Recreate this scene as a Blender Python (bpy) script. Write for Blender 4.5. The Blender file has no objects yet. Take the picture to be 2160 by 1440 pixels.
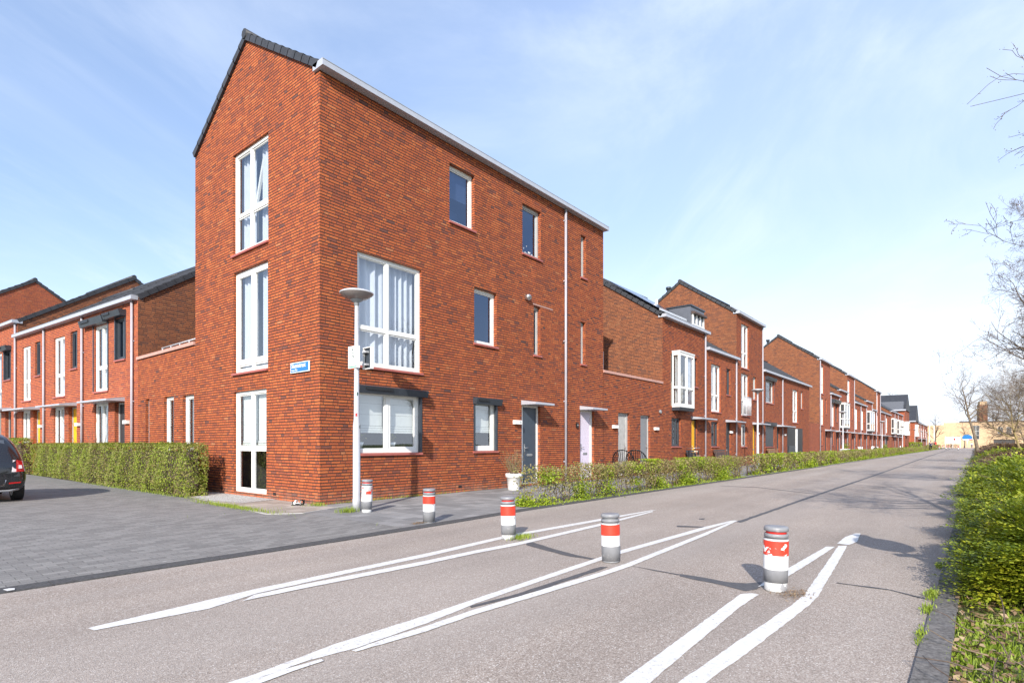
import bpy, math, random
import numpy as np
from mathutils import Matrix, Vector

random.seed(7)
RNG = np.random.default_rng(11)
PI = math.pi
scene = bpy.context.scene
COL = scene.collection
SUN_AZ = math.atan2(0.466, 0.885)      # direction the shadows run, from +X
SUN_EL = math.radians(28.5)

# ------------------------------------------------------------------ camera
CAM = Vector((-6.2586, -10.0653, 1.22))
cam_d = bpy.data.cameras.new('Camera')
cam = bpy.data.objects.new('Camera', cam_d)
COL.objects.link(cam)
cam.location = CAM
cam.rotation_euler = (PI / 2, 0, math.radians(39.339 - 90))
cam_d.sensor_width = 36.0
cam_d.lens = 1192.0 / 2160.0 * 36.0
cam_d.shift_y = 0.1
cam_d.clip_start = 0.05
cam_d.clip_end = 4000
scene.camera = cam

# ------------------------------------------------------------------ node helpers
class NT:
    def __init__(s, tree):
        s.t = tree
    def n(s, kind, **kw):
        nd = s.t.nodes.new(kind)
        for k, v in kw.items():
            setattr(nd, k, v)
        return nd
    def l(s, a, b):
        s.t.links.new(a, b)
    def setin(s, nd, idx, v):
        if v is None:
            return
        if isinstance(v, (int, float, tuple, list)):
            nd.inputs[idx].default_value = v
        else:
            s.l(v, nd.inputs[idx])
    def math(s, op, a, b=None, c=None, clamp=False):
        nd = s.n('ShaderNodeMath', operation=op, use_clamp=clamp)
        s.setin(nd, 0, a); s.setin(nd, 1, b); s.setin(nd, 2, c)
        return nd.outputs[0]
    def comb(s, x, y, z=0.0):
        nd = s.n('ShaderNodeCombineXYZ')
        s.setin(nd, 0, x); s.setin(nd, 1, y); s.setin(nd, 2, z)
        return nd.outputs[0]
    def sep(s, v):
        nd = s.n('ShaderNodeSeparateXYZ'); s.l(v, nd.inputs[0])
        return nd.outputs
    def noise(s, vec, scale, detail=2.0, rough=0.5, dist=0.0):
        nd = s.n('ShaderNodeTexNoise')
        if vec is not None:
            s.l(vec, nd.inputs['Vector'])
        nd.inputs['Scale'].default_value = scale
        nd.inputs['Detail'].default_value = detail
        nd.inputs['Roughness'].default_value = rough
        nd.inputs['Distortion'].default_value = dist
        return nd.outputs[0]
    def white(s, vec):
        nd = s.n('ShaderNodeTexWhiteNoise', noise_dimensions='3D')
        s.l(vec, nd.inputs['Vector'])
        return nd.outputs
    def ramp(s, fac, stops, interp='LINEAR'):
        nd = s.n('ShaderNodeValToRGB')
        cr = nd.color_ramp
        cr.interpolation = interp
        while len(cr.elements) < len(stops):
            cr.elements.new(0.5)
        for e, (p, c) in zip(cr.elements, stops):
            e.position = p
            e.color = (c[0], c[1], c[2], 1) if len(c) == 3 else c
        s.l(fac, nd.inputs[0])
        return nd.outputs[0]
    def maprange(s, v, a, b, c, d, smooth=False):
        nd = s.n('ShaderNodeMapRange')
        if smooth:
            nd.interpolation_type = 'SMOOTHSTEP'
        s.setin(nd, 0, v)
        for i, q in enumerate((a, b, c, d)):
            nd.inputs[i + 1].default_value = q
        return nd.outputs[0]
    def mix(s, fac, a, b, blend='MIX'):
        nd = s.n('ShaderNodeMix', data_type='RGBA', blend_type=blend)
        s.setin(nd, 0, fac)
        for i, v in ((6, a), (7, b)):
            if isinstance(v, (tuple, list)):
                nd.inputs[i].default_value = (v[0], v[1], v[2], 1)
            else:
                s.l(v, nd.inputs[i])
        return nd.outputs[2]
    def bump(s, height, strength, dist):
        nd = s.n('ShaderNodeBump')
        nd.inputs['Strength'].default_value = strength
        nd.inputs['Distance'].default_value = dist
        s.l(height, nd.inputs['Height'])
        return nd.outputs[0]

MATS = {}
def newmat(name):
    m = bpy.data.materials.new(name)
    m.use_nodes = True
    t = NT(m.node_tree)
    b = m.node_tree.nodes['Principled BSDF']
    MATS[name] = m
    return m, t, b

def simple(name, col, rough=0.55, metal=0.0, var=0.12, scale=6.0, bump=0.0, spec=0.5):
    """paint / metal / stone with a procedural mottling"""
    m, t, b = newmat(name)
    tc = t.n('ShaderNodeTexCoord').outputs['Object']
    nz = t.noise(tc, scale, 4, 0.6)
    lo = tuple(c * (1 - var) for c in col)
    hi = tuple(min(1, c * (1 + var)) for c in col)
    t.l(t.ramp(nz, [(0.3, lo), (0.7, hi)]), b.inputs['Base Color'])
    r = t.maprange(t.noise(tc, scale * 3, 3), 0.3, 0.7, max(0, rough - 0.08), min(1, rough + 0.08))
    t.l(r, b.inputs['Roughness'])
    b.inputs['Metallic'].default_value = metal
    b.inputs['Specular IOR Level'].default_value = spec
    if bump:
        t.l(t.bump(t.noise(tc, scale * 8, 3), bump, 0.01), b.inputs['Normal'])
    return m

def mat_brick(name, seed, stops, mortar_shade_h=(0.05, 0.034, 0.028), mortar_v=(0.085, 0.055, 0.045)):
    m, t, b = newmat(name)
    uv = t.n('ShaderNodeTexCoord').outputs['UV']
    sx = t.sep(uv)
    U, V = sx[0], sx[1]
    wob = t.math('MULTIPLY', t.math('SUBTRACT', t.noise(uv, 5.0, 3), 0.5), 0.007)
    V = t.math('ADD', V, wob)
    rowf = t.math('DIVIDE', V, 0.0625)
    row = t.math('FLOOR', rowf)
    fv = t.math('MULTIPLY', t.math('FRACT', rowf), 0.0625)
    rr = t.white(t.comb(row, seed, 3.3))[0]
    p = t.math('ADD', t.math('DIVIDE', U, 0.33), t.math('MULTIPLY', rr, 17.0))
    k = t.math('FLOOR', p)
    x1 = t.math('MULTIPLY', t.math('FRACT', p), 0.33)
    head = t.math('GREATER_THAN', x1, 0.22)
    idn = t.math('ADD', t.math('MULTIPLY', k, 2.0), head)
    br = t.white(t.comb(idn, row, seed))
    tone = t.math('ADD', t.math('MULTIPLY', t.math('ADD', t.math('MULTIPLY', br[0], 0.7), t.math('MULTIPLY', t.sep(br[1])[1], 0.3)), 0.98), t.math('MULTIPLY', t.noise(uv, 0.8, 3, 0.6), 0.16))
    tone = t.math('SUBTRACT', tone, 0.05)
    col = t.ramp(tone, stops)
    speck = t.maprange(t.noise(uv, 45.0, 3, 0.7), 0.25, 0.75, 0.78, 1.2)
    mul = t.n('ShaderNodeMix', data_type='RGBA', blend_type='MULTIPLY')
    mul.inputs[0].default_value = 1.0
    t.l(col, mul.inputs[6])
    t.l(t.comb(speck, speck, speck), mul.inputs[7])
    col = mul.outputs[2]
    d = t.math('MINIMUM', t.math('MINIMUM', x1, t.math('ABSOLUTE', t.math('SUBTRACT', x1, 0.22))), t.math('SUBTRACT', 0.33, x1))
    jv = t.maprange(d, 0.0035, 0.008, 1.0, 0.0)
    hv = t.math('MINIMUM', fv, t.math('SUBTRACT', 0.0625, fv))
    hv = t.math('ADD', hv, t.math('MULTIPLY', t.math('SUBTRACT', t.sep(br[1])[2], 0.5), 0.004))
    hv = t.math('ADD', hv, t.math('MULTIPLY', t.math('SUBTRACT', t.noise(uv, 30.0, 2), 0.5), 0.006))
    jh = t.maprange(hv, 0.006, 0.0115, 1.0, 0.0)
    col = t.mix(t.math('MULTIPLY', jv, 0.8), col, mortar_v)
    col = t.mix(jh, col, mortar_shade_h)  # bed joints: mortar colour darkened to hold the shade of the raked joints
    oi = t.n('ShaderNodeObjectInfo').outputs['Random']
    tn = t.math('MULTIPLY', t.maprange(oi, 0, 1, 0.93, 1.08), t.maprange(t.noise(t.comb(t.math('MULTIPLY', U, 2.2), t.math('MULTIPLY', V, 0.16), 1.0), 1.0, 4, 0.6), 0.3, 0.7, 0.90, 1.08))
    col = t.mix(1.0, col, t.comb(tn, tn, tn), 'MULTIPLY')
    # damp / lichen at the foot of the wall and old rain marks (own shape, stays put)
    foot = t.maprange(V, 0.0, 0.32, 0.5, 0.0)
    foot = t.math('MULTIPLY', foot, t.maprange(t.noise(uv, 4.0, 4, 0.7), 0.35, 0.65, 0.0, 1.0))
    col = t.mix(foot, col, (0.27, 0.21, 0.17))
    t.l(col, b.inputs['Base Color'])
    b.inputs['Roughness'].default_value = 0.85
    b.inputs['Specular IOR Level'].default_value = 0.25
    joint = t.math('MAXIMUM', jh, t.math('MULTIPLY', jv, 0.7))
    h = t.math('ADD', t.math('SUBTRACT', 1.0, joint), t.math('MULTIPLY', t.noise(uv, 60.0, 2), 0.25))
    h = t.math('ADD', h, t.math('MULTIPLY', br[0], 0.35))
    t.l(t.bump(h, 0.9, 0.012), b.inputs['Normal'])
    return m

BR = [(0.0, (0.115, 0.062, 0.058)), (0.08, (0.17, 0.066, 0.05)), (0.19, (0.275, 0.077, 0.041)),
      (0.40, (0.375, 0.092, 0.036)), (0.68, (0.435, 0.111, 0.038)), (0.92, (0.485, 0.14, 0.048)), (1.0, (0.44, 0.175, 0.08))]
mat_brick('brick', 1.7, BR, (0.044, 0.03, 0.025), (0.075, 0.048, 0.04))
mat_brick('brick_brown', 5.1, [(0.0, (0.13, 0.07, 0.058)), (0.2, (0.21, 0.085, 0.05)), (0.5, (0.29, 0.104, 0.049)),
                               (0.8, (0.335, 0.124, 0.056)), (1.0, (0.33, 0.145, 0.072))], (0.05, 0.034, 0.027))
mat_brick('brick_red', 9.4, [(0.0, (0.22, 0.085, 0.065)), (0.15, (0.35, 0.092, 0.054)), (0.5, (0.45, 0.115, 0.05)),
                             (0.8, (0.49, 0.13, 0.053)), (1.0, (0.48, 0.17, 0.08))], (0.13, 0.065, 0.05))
simple('white_frame', (0.73, 0.73, 0.70), 0.42, var=0.06)
simple('grey_frame', (0.42, 0.42, 0.41), 0.45, var=0.06)
simple('dark_frame', (0.045, 0.052, 0.062), 0.45, var=0.1)
simple('anthracite', (0.035, 0.043, 0.055), 0.38, var=0.12)
simple('sill_red', (0.36, 0.105, 0.085), 0.5, var=0.1)
simple('coping', (0.48, 0.27, 0.22), 0.75, var=0.12, bump=0.2)
simple('gutter_zinc', (0.44, 0.46, 0.51), 0.42, 0.2, var=0.06)
simple('pipe_grey', (0.37, 0.355, 0.39), 0.5, var=0.06)
simple('tile', (0.035, 0.037, 0.043), 0.6, var=0.25, scale=3, bump=0.2)
simple('door_blue', (0.045, 0.062, 0.085), 0.4, var=0.06)
simple('door_lilac', (0.62, 0.56, 0.66), 0.45, var=0.03)
simple('door_yellow', (0.78, 0.40, 0.008), 0.45, var=0.05)
simple('door_grey', (0.21, 0.22, 0.23), 0.5, var=0.06)
simple('door_dark', (0.03, 0.032, 0.036), 0.45, var=0.1)
simple('concrete', (0.40, 0.39, 0.37), 0.8, var=0.15, bump=0.2)
simple('steel', (0.55, 0.55, 0.56), 0.3, 0.9, var=0.1)
simple('galv', (0.62, 0.63, 0.65), 0.42, 0.35, var=0.12, scale=9)
simple('lamp_white', (0.46, 0.47, 0.50), 0.35, 0.1, var=0.07, scale=5)
simple('plastic_white', (0.82, 0.82, 0.80), 0.35, var=0.03)
simple('black', (0.012, 0.012, 0.013), 0.45, var=0.2)
simple('wood', (0.20, 0.115, 0.06), 0.7, var=0.3, scale=14, bump=0.2)
simple('wood_dark', (0.075, 0.05, 0.042), 0.7, var=0.3, scale=14, bump=0.2)
simple('sign_blue', (0.018, 0.16, 0.42), 0.35, var=0.06)
simple('sign_green', (0.10, 0.36, 0.24), 0.4, var=0.1)
simple('ink', (0.06, 0.10, 0.09), 0.5, var=0.1)
simple('room', (0.36, 0.34, 0.31), 0.9, var=0.1)
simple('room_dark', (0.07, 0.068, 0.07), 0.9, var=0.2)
simple('blind', (0.66, 0.68, 0.67), 0.85, var=0.04)
simple('curtain', (0.56, 0.59, 0.66), 0.9, var=0.04)
simple('terracotta_pot', (0.80, 0.80, 0.79), 0.45, var=0.04)
simple('soil', (0.085, 0.06, 0.042), 0.95, var=0.4, scale=20, bump=0.5)
simple('bark', (0.125, 0.10, 0.08), 0.9, var=0.35, scale=12, bump=0.5)
simple('bark_pale', (0.17, 0.135, 0.095), 0.9, var=0.35, scale=8, bump=0.5)
simple('bark_yellow', (0.26, 0.20, 0.09), 0.9, var=0.3, scale=8, bump=0.5)
simple('twig', (0.105, 0.075, 0.058), 0.9, var=0.3, scale=20)
simple('twig_light', (0.20, 0.145, 0.092), 0.9, var=0.35, scale=20)
simple('buff', (0.60, 0.42, 0.26), 0.85, var=0.08, scale=1.0)
simple('dormer_grey', (0.115, 0.125, 0.15), 0.45, 0.1, var=0.06)
simple('skin', (0.55, 0.33, 0.24), 0.6, var=0.05)
simple('cloth_navy', (0.03, 0.045, 0.10), 0.9, var=0.2)
simple('cloth_black', (0.012, 0.012, 0.016), 0.9, var=0.2)
simple('hair', (0.03, 0.02, 0.015), 0.6, var=0.3)
simple('rubber', (0.014, 0.014, 0.015), 0.75, var=0.25, bump=0.2)
simple('lens_red', (0.50, 0.012, 0.015), 0.12, var=0.15)
simple('lens_clear', (0.72, 0.70, 0.70), 0.1, var=0.1)
simple('red_paint', (0.72, 0.03, 0.02), 0.4, var=0.08)
simple('gravel', (0.44, 0.43, 0.41), 0.9, var=0.75, scale=45, bump=0.8)
simple('solar', (0.012, 0.016, 0.03), 0.15, 0.1, var=0.2)
simple('kerb_dark', (0.155, 0.145, 0.137), 0.85, var=0.55, scale=38, bump=0.7)
simple('kerb_black', (0.07, 0.069, 0.07), 0.85, var=0.45, scale=38, bump=0.6)
simple('tar', (0.085, 0.084, 0.088), 0.7, var=0.25, scale=20, bump=0.3)
simple('leaf_dry_m', (0.30, 0.19, 0.10), 0.9, var=0.3)
simple('pot_grey', (0.25, 0.26, 0.27), 0.6, var=0.1)
simple('seat_cover', (0.62, 0.54, 0.40), 0.6, var=0.08)

def mat_glass(name, ior, tint, trans=True):
    m, t, b = newmat(name)
    out = m.node_tree.nodes['Material Output']
    gl = t.n('ShaderNodeBsdfGlossy'); gl.inputs['Roughness'].default_value = 0.012
    gl.inputs['Color'].default_value = (0.92, 0.95, 1, 1) if name != 'glass_high' else (0.55, 0.72, 1.0, 1)
    # slightly uneven panes
    tc = t.n('ShaderNodeTexCoord').outputs['Object']
    t.l(t.bump(t.noise(tc, 1.3, 1), 0.06, 0.02), gl.inputs['Normal'])
    if trans:
        tr = t.n('ShaderNodeBsdfTransparent'); tr.inputs['Color'].default_value = (*tint, 1)
    else:
        tr = t.n('ShaderNodeBsdfDiffuse'); tr.inputs['Color'].default_value = (*tint, 1)
    lw = t.n('ShaderNodeLayerWeight'); lw.inputs['Blend'].default_value = 0.5
    f0 = ((ior - 1) / (ior + 1)) ** 2
    p5 = t.math('POWER', lw.outputs['Facing'], 5.0)
    fac_ = t.math('ADD', t.math('MULTIPLY', p5, 1 - f0), f0)
    mx = t.n('ShaderNodeMixShader')
    t.l(fac_, mx.inputs[0]); t.l(tr.outputs[0], mx.inputs[1]); t.l(gl.outputs[0], mx.inputs[2])
    t.l(mx.outputs[0], out.inputs[0])
    return m
mat_glass('glass', 2.6, (0.90, 0.93, 0.93))
mat_glass('glass_high', 2.5, (0.20, 0.25, 0.36))
mat_glass('glass_far', 2.2, (0.05, 0.055, 0.06), False)
mat_glass('glass_white', 1.8, (0.55, 0.56, 0.57), False)

def mat_leaf(name, stops, patch_scale=1.2, patch=0.5, trans=0.3, rough=0.5, spec=0.35):
    m, t, b = newmat(name)
    out = m.node_tree.nodes['Material Output']
    g = t.n('ShaderNodeNewGeometry')
    pos = t.n('ShaderNodeTexCoord').outputs['Object']
    r = t.math('ADD', t.math('MULTIPLY', g.outputs['Random Per Island'], 1 - patch),
               t.math('MULTIPLY', t.maprange(t.noise(pos, patch_scale, 3, 0.6), 0.3, 0.7, 0, 1), patch))
    col = t.ramp(r, stops)
    t.l(col, b.inputs['Base Color'])
    b.inputs['Roughness'].default_value = rough
    b.inputs['Specular IOR Level'].default_value = spec
    tl = t.n('ShaderNodeBsdfTranslucent'); t.l(col, tl.inputs['Color'])
    mx = t.n('ShaderNodeMixShader'); mx.inputs[0].default_value = trans
    t.l(b.outputs[0], mx.inputs[1]); t.l(tl.outputs[0], mx.inputs[2])
    t.l(mx.outputs[0], out.inputs[0])
    return m
mat_leaf('leaf_hedge', [(0.0, (0.34, 0.27, 0.13)), (0.30, (0.28, 0.25, 0.07)), (0.5, (0.17, 0.225, 0.026)), (0.75, (0.27, 0.34, 0.035)), (1.0, (0.42, 0.45, 0.08))], 1.1, 0.42)
mat_leaf('leaf_dry', [(0.0, (0.19, 0.145, 0.08)), (0.3, (0.32, 0.24, 0.13)), (0.55, (0.29, 0.265, 0.085)), (0.8, (0.25, 0.29, 0.045)), (1.0, (0.44, 0.38, 0.15))], 1.5, 0.4)
mat_leaf('leaf_fresh', [(0.0, (0.14, 0.21, 0.015)), (0.4, (0.22, 0.32, 0.02)), (0.8, (0.36, 0.44, 0.03)), (1.0, (0.46, 0.48, 0.06))], 2.0, 0.2)
mat_leaf('leaf_shrub', [(0.0, (0.06, 0.10, 0.012)), (0.22, (0.11, 0.17, 0.015)), (0.5, (0.23, 0.29, 0.02)), (0.8, (0.42, 0.43, 0.028)), (1.0, (0.56, 0.50, 0.06))], 2.2, 0.55)
mat_leaf('leaf_brown', [(0.0, (0.09, 0.05, 0.03)), (0.5, (0.20, 0.12, 0.07)), (1.0, (0.24, 0.19, 0.07))], 0.5, 0.5)
mat_leaf('grass_blade', [(0.0, (0.15, 0.20, 0.025)), (0.4, (0.24, 0.34, 0.03)), (0.75, (0.36, 0.44, 0.06)), (1.0, (0.55, 0.47, 0.20))], 3.0, 0.35, 0.35)
mat_leaf('litter', [(0.0, (0.10, 0.06, 0.035)), (0.5, (0.26, 0.165, 0.09)), (1.0, (0.42, 0.32, 0.20))], 3.0, 0.2, 0.1)

# ground materials -----------------------------------------------------------
def mat_asphalt():
    m, t, b = newmat('asphalt')
    pos = t.n('ShaderNodeTexCoord').outputs['Object']
    vor = t.n('ShaderNodeTexVoronoi'); t.l(pos, vor.inputs['Vector']); vor.inputs['Scale'].default_value = 140
    stone = t.ramp(t.sep(vor.outputs['Color'])[0], [(0.0, (0.21, 0.170, 0.142)), (0.35, (0.315, 0.262, 0.224)), (0.7, (0.38, 0.32, 0.275)), (0.93, (0.46, 0.40, 0.352)), (1.0, (0.62, 0.58, 0.54))])
    fine = t.maprange(t.noise(pos, 260, 2), 0.3, 0.7, 0.80, 1.16)
    big = t.maprange(t.noise(pos, 0.35, 5, 0.6), 0.3, 0.7, 0.86, 1.1)
    tr = t.maprange(t.noise(t.comb(t.math('MULTIPLY', t.sep(pos)[0], 0.08), t.math('MULTIPLY', t.sep(pos)[1], 1.1)), 1.5, 3), 0.35, 0.65, 0.92, 1.06)
    f = t.math('MULTIPLY', t.math('MULTIPLY', fine, big), tr)
    col = t.mix(1.0, stone, t.comb(f, f, f), 'MULTIPLY')
    wear = t.maprange(t.noise(t.comb(t.math('MULTIPLY', t.sep(pos)[0], 0.05), t.sep(pos)[1]), 0.9, 3), 0.42, 0.62, 0.0, 0.30)
    col = t.mix(wear, col, (0.40, 0.36, 0.33))
    crk = t.n('ShaderNodeTexVoronoi', feature='DISTANCE_TO_EDGE'); crk.inputs['Scale'].default_value = 0.33
    wv = t.n('ShaderNodeVectorMath', operation='ADD'); t.l(pos, wv.inputs[0])
    wn = t.n('ShaderNodeTexNoise'); t.l(pos, wn.inputs['Vector']); wn.inputs['Scale'].default_value = 1.6; wn.inputs['Detail'].default_value = 4
    t.l(wn.outputs[1], wv.inputs[1]); t.l(wv.outputs[0], crk.inputs['Vector'])
    ck = t.math('MULTIPLY', t.maprange(crk.outputs['Distance'], 0.001, 0.003, 0.35, 0.0), t.maprange(t.noise(pos, 0.31, 2), 0.60, 0.66, 0.0, 1.0))
    col = t.mix(ck, col, (0.10, 0.09, 0.085))
    # small dark stains
    st = t.maprange(t.noise(pos, 2.6, 4, 0.7), 0.70, 0.78, 0.0, 0.45)
    col = t.mix(st, col, (0.13, 0.115, 0.11))
    t.l(col, b.inputs['Base Color'])
    b.inputs['Roughness'].default_value = 0.85
    b.inputs['Specular IOR Level'].default_value = 0.3
    h = t.math('ADD', vor.outputs['Distance'], t.noise(pos, 200, 2))
    t.l(t.bump(h, 0.5, 0.006), b.inputs['Normal'])
mat_asphalt()

def mat_paver(name, stops, bw, bh, joint=(0.05, 0.048, 0.042), swap=False):
    m, t, b = newmat(name)
    pos = t.n('ShaderNodeTexCoord').outputs['Object']
    s = t.sep(pos)
    X, Y = (s[1], s[0]) if swap else (s[0], s[1])
    X = t.math('ADD', X, t.math('MULTIPLY', t.noise(pos, 1.1, 2), 0.06))
    Y = t.math('ADD', Y, t.math('MULTIPLY', t.noise(pos, 0.8, 2), 0.05))
    rf = t.math('DIVIDE', Y, bh); row = t.math('FLOOR', rf)
    fy = t.math('MULTIPLY', t.math('FRACT', rf), bh)
    par = t.math('MULTIPLY', t.math('FRACT', t.math('MULTIPLY', row, 0.5)), 1.0)
    cf = t.math('ADD', t.math('DIVIDE', X, bw), par); cl = t.math('FLOOR', cf)
    fx = t.math('MULTIPLY', t.math('FRACT', cf), bw)
    w = t.white(t.comb(cl, row, 2.0))
    tone = t.math('ADD', t.math('MULTIPLY', w[0], 0.6), t.math('MULTIPLY', t.noise(pos, 0.5, 4, 0.65), 0.5))
    col = t.ramp(tone, stops)
    sp = t.maprange(t.noise(pos, 140, 3, 0.7), 0.3, 0.7, 0.72, 1.3)
    col = t.mix(1.0, col, t.comb(sp, sp, sp), 'MULTIPLY')
    dx = t.math('MINIMUM', fx, t.math('SUBTRACT', bw, fx)); dy = t.math('MINIMUM', fy, t.math('SUBTRACT', bh, fy))
    d = t.math('MINIMUM', dx, dy)
    j = t.maprange(d, 0.001, 0.006, 0.6, 0.0)
    moss = t.maprange(t.noise(pos, 1.7, 4, 0.7), 0.60, 0.72, 0, 0.6)
    jc = t.mix(moss, joint, (0.12, 0.12, 0.03))
    col = t.mix(j, col, jc)
    # pale bird droppings and gum
    vor = t.n('ShaderNodeTexVoronoi'); t.l(pos, vor.inputs['Vector']); vor.inputs['Scale'].default_value = 3.3
    gum = t.math('MULTIPLY', t.maprange(vor.outputs['Distance'], 0.05, 0.09, 0.55, 0.0), t.math('GREATER_THAN', t.sep(vor.outputs['Color'])[0], 0.55))
    col = t.mix(gum, col, (0.45, 0.44, 0.43))
    t.l(col, b.inputs['Base Color'])
    b.inputs['Roughness'].default_value = 0.85
    h = t.math('SUBTRACT', t.math('ADD', t.math('MULTIPLY', w[0], 0.4), t.math('MULTIPLY', t.noise(pos, 90, 2), 0.4)), j)
    t.l(t.bump(h, 0.7, 0.008), b.inputs['Normal'])
mat_paver('paver_grey', [(0.2, (0.155, 0.149, 0.142)), (0.5, (0.196, 0.188, 0.179)), (0.8, (0.236, 0.227, 0.215))], 0.205, 0.105)
mat_paver('paver_tan', [(0.2, (0.27, 0.23, 0.19)), (0.5, (0.35, 0.305, 0.26)), (0.8, (0.42, 0.37, 0.32))], 0.30, 0.30, (0.12, 0.10, 0.07))
mat_paver('paver_walk', [(0.2, (0.165, 0.162, 0.16)), (0.5, (0.215, 0.21, 0.206)), (0.8, (0.27, 0.262, 0.256))], 0.30, 0.30, swap=True)

def mat_line():
    m, t, b = newmat('road_paint')
    pos = t.n('ShaderNodeTexCoord').outputs['Object']
    worn = t.maprange(t.noise(pos, 42, 5, 0.75), 0.56, 0.66, 0.0, 0.85)
    sk = t.maprange(t.noise(pos, 1.6, 3), 0.40, 0.62, 0.08, 1.0)
    worn = t.math('MULTIPLY', worn, sk)
    col = t.mix(worn, t.ramp(t.noise(pos, 25, 3), [(0.3, (0.58, 0.57, 0.55)), (0.7, (0.74, 0.73, 0.71))]), (0.26, 0.22, 0.20))
    t.l(col, b.inputs['Base Color']); b.inputs['Roughness'].default_value = 0.6
    t.l(t.bump(t.noise(pos, 160, 2), 0.4, 0.004), b.inputs['Normal'])
mat_line()

def mat_terrain():
    m, t, b = newmat('terrain')
    pos = t.n('ShaderNodeTexCoord').outputs['Object']
    col = t.ramp(t.noise(pos, 1.3, 6, 0.7), [(0.30, (0.075, 0.055, 0.038)), (0.48, (0.085, 0.10, 0.022)), (0.6, (0.12, 0.16, 0.025)), (0.75, (0.20, 0.155, 0.09))])
    f = t.maprange(t.noise(pos, 60, 3, 0.7), 0.3, 0.7, 0.65, 1.3)
    t.l(t.mix(1.0, col, t.comb(f, f, f), 'MULTIPLY'), b.inputs['Base Color'])
    b.inputs['Roughness'].default_value = 0.95
    t.l(t.bump(t.noise(pos, 25, 5, 0.7), 0.9, 0.04), b.inputs['Normal'])
mat_terrain()

# bollard: painted bands that have flaked (mask has a shape of its own)
def mat_flake(name, paint, under, lo, hi, scale, seed):
    m, t, b = newmat(name)
    pos = t.n('ShaderNodeTexCoord').outputs['Object']
    off = t.n('ShaderNodeMapping'); t.l(pos, off.inputs[0]); off.inputs[1].default_value = (seed, seed * 1.7, seed * 0.3)
    k = t.maprange(t.noise(off.outputs[0], scale, 5, 0.65), lo, hi, 0.0, 1.0)
    g = t.ramp(t.noise(off.outputs[0], 14, 3), [(0.3, tuple(c * .85 for c in paint)), (0.7, paint)])
    t.l(t.mix(k, g, under), b.inputs['Base Color'])
    b.inputs['Roughness'].default_value = 0.45
mat_flake('band_white', (0.78, 0.78, 0.77), (0.30, 0.31, 0.32), 0.62, 0.64, 16, 2.0)
mat_flake('band_red', (0.75, 0.05, 0.025), (0.78, 0.77, 0.75), 0.63, 0.64, 6, 5.0)
mat_flake('band_torn', (0.75, 0.05, 0.025), (0.78, 0.77, 0.75), 0.56, 0.57, 5, 5.0)
mat_flake('band_scraped', (0.75, 0.05, 0.025), (0.45, 0.45, 0.45), 0.44, 0.45, 5, 7.0)
mat_flake('post_grey', (0.235, 0.24, 0.255), (0.34, 0.34, 0.34), 0.58, 0.7, 9, 1.0)
mat_flake('post_foot', (0.60, 0.60, 0.59), (0.27, 0.27, 0.28), 0.50, 0.54, 14, 3.0)
def mat_car():
    m, t, b = newmat('car_paint')
    b.inputs['Base Color'].default_value = (0.006, 0.006, 0.008, 1)
    b.inputs['Roughness'].default_value = 0.25
    b.inputs['Coat Weight'].default_value = 1.0
    b.inputs['Coat Roughness'].default_value = 0.03
    pos = t.n('ShaderNodeTexCoord').outputs['Object']
    t.l(t.maprange(t.noise(pos, 30, 3), 0.3, 0.7, 0.18, 0.34), b.inputs['Roughness'])
mat_car()
def mat_wire_glass():
    m, t, b = newmat('lamp_bowl')
    b.inputs['Base Color'].default_value = (0.42, 0.37, 0.35, 1)
    b.inputs['Roughness'].default_value = 0.2
    b.inputs['Alpha'].default_value = 0.8
    pos = t.n('ShaderNodeTexCoord').outputs['Object']
    t.l(t.ramp(t.noise(pos, 5, 3), [(0.3, (0.22, 0.19, 0.18)), (0.7, (0.31, 0.275, 0.26))]), b.inputs['Base Color'])
mat_wire_glass()

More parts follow.
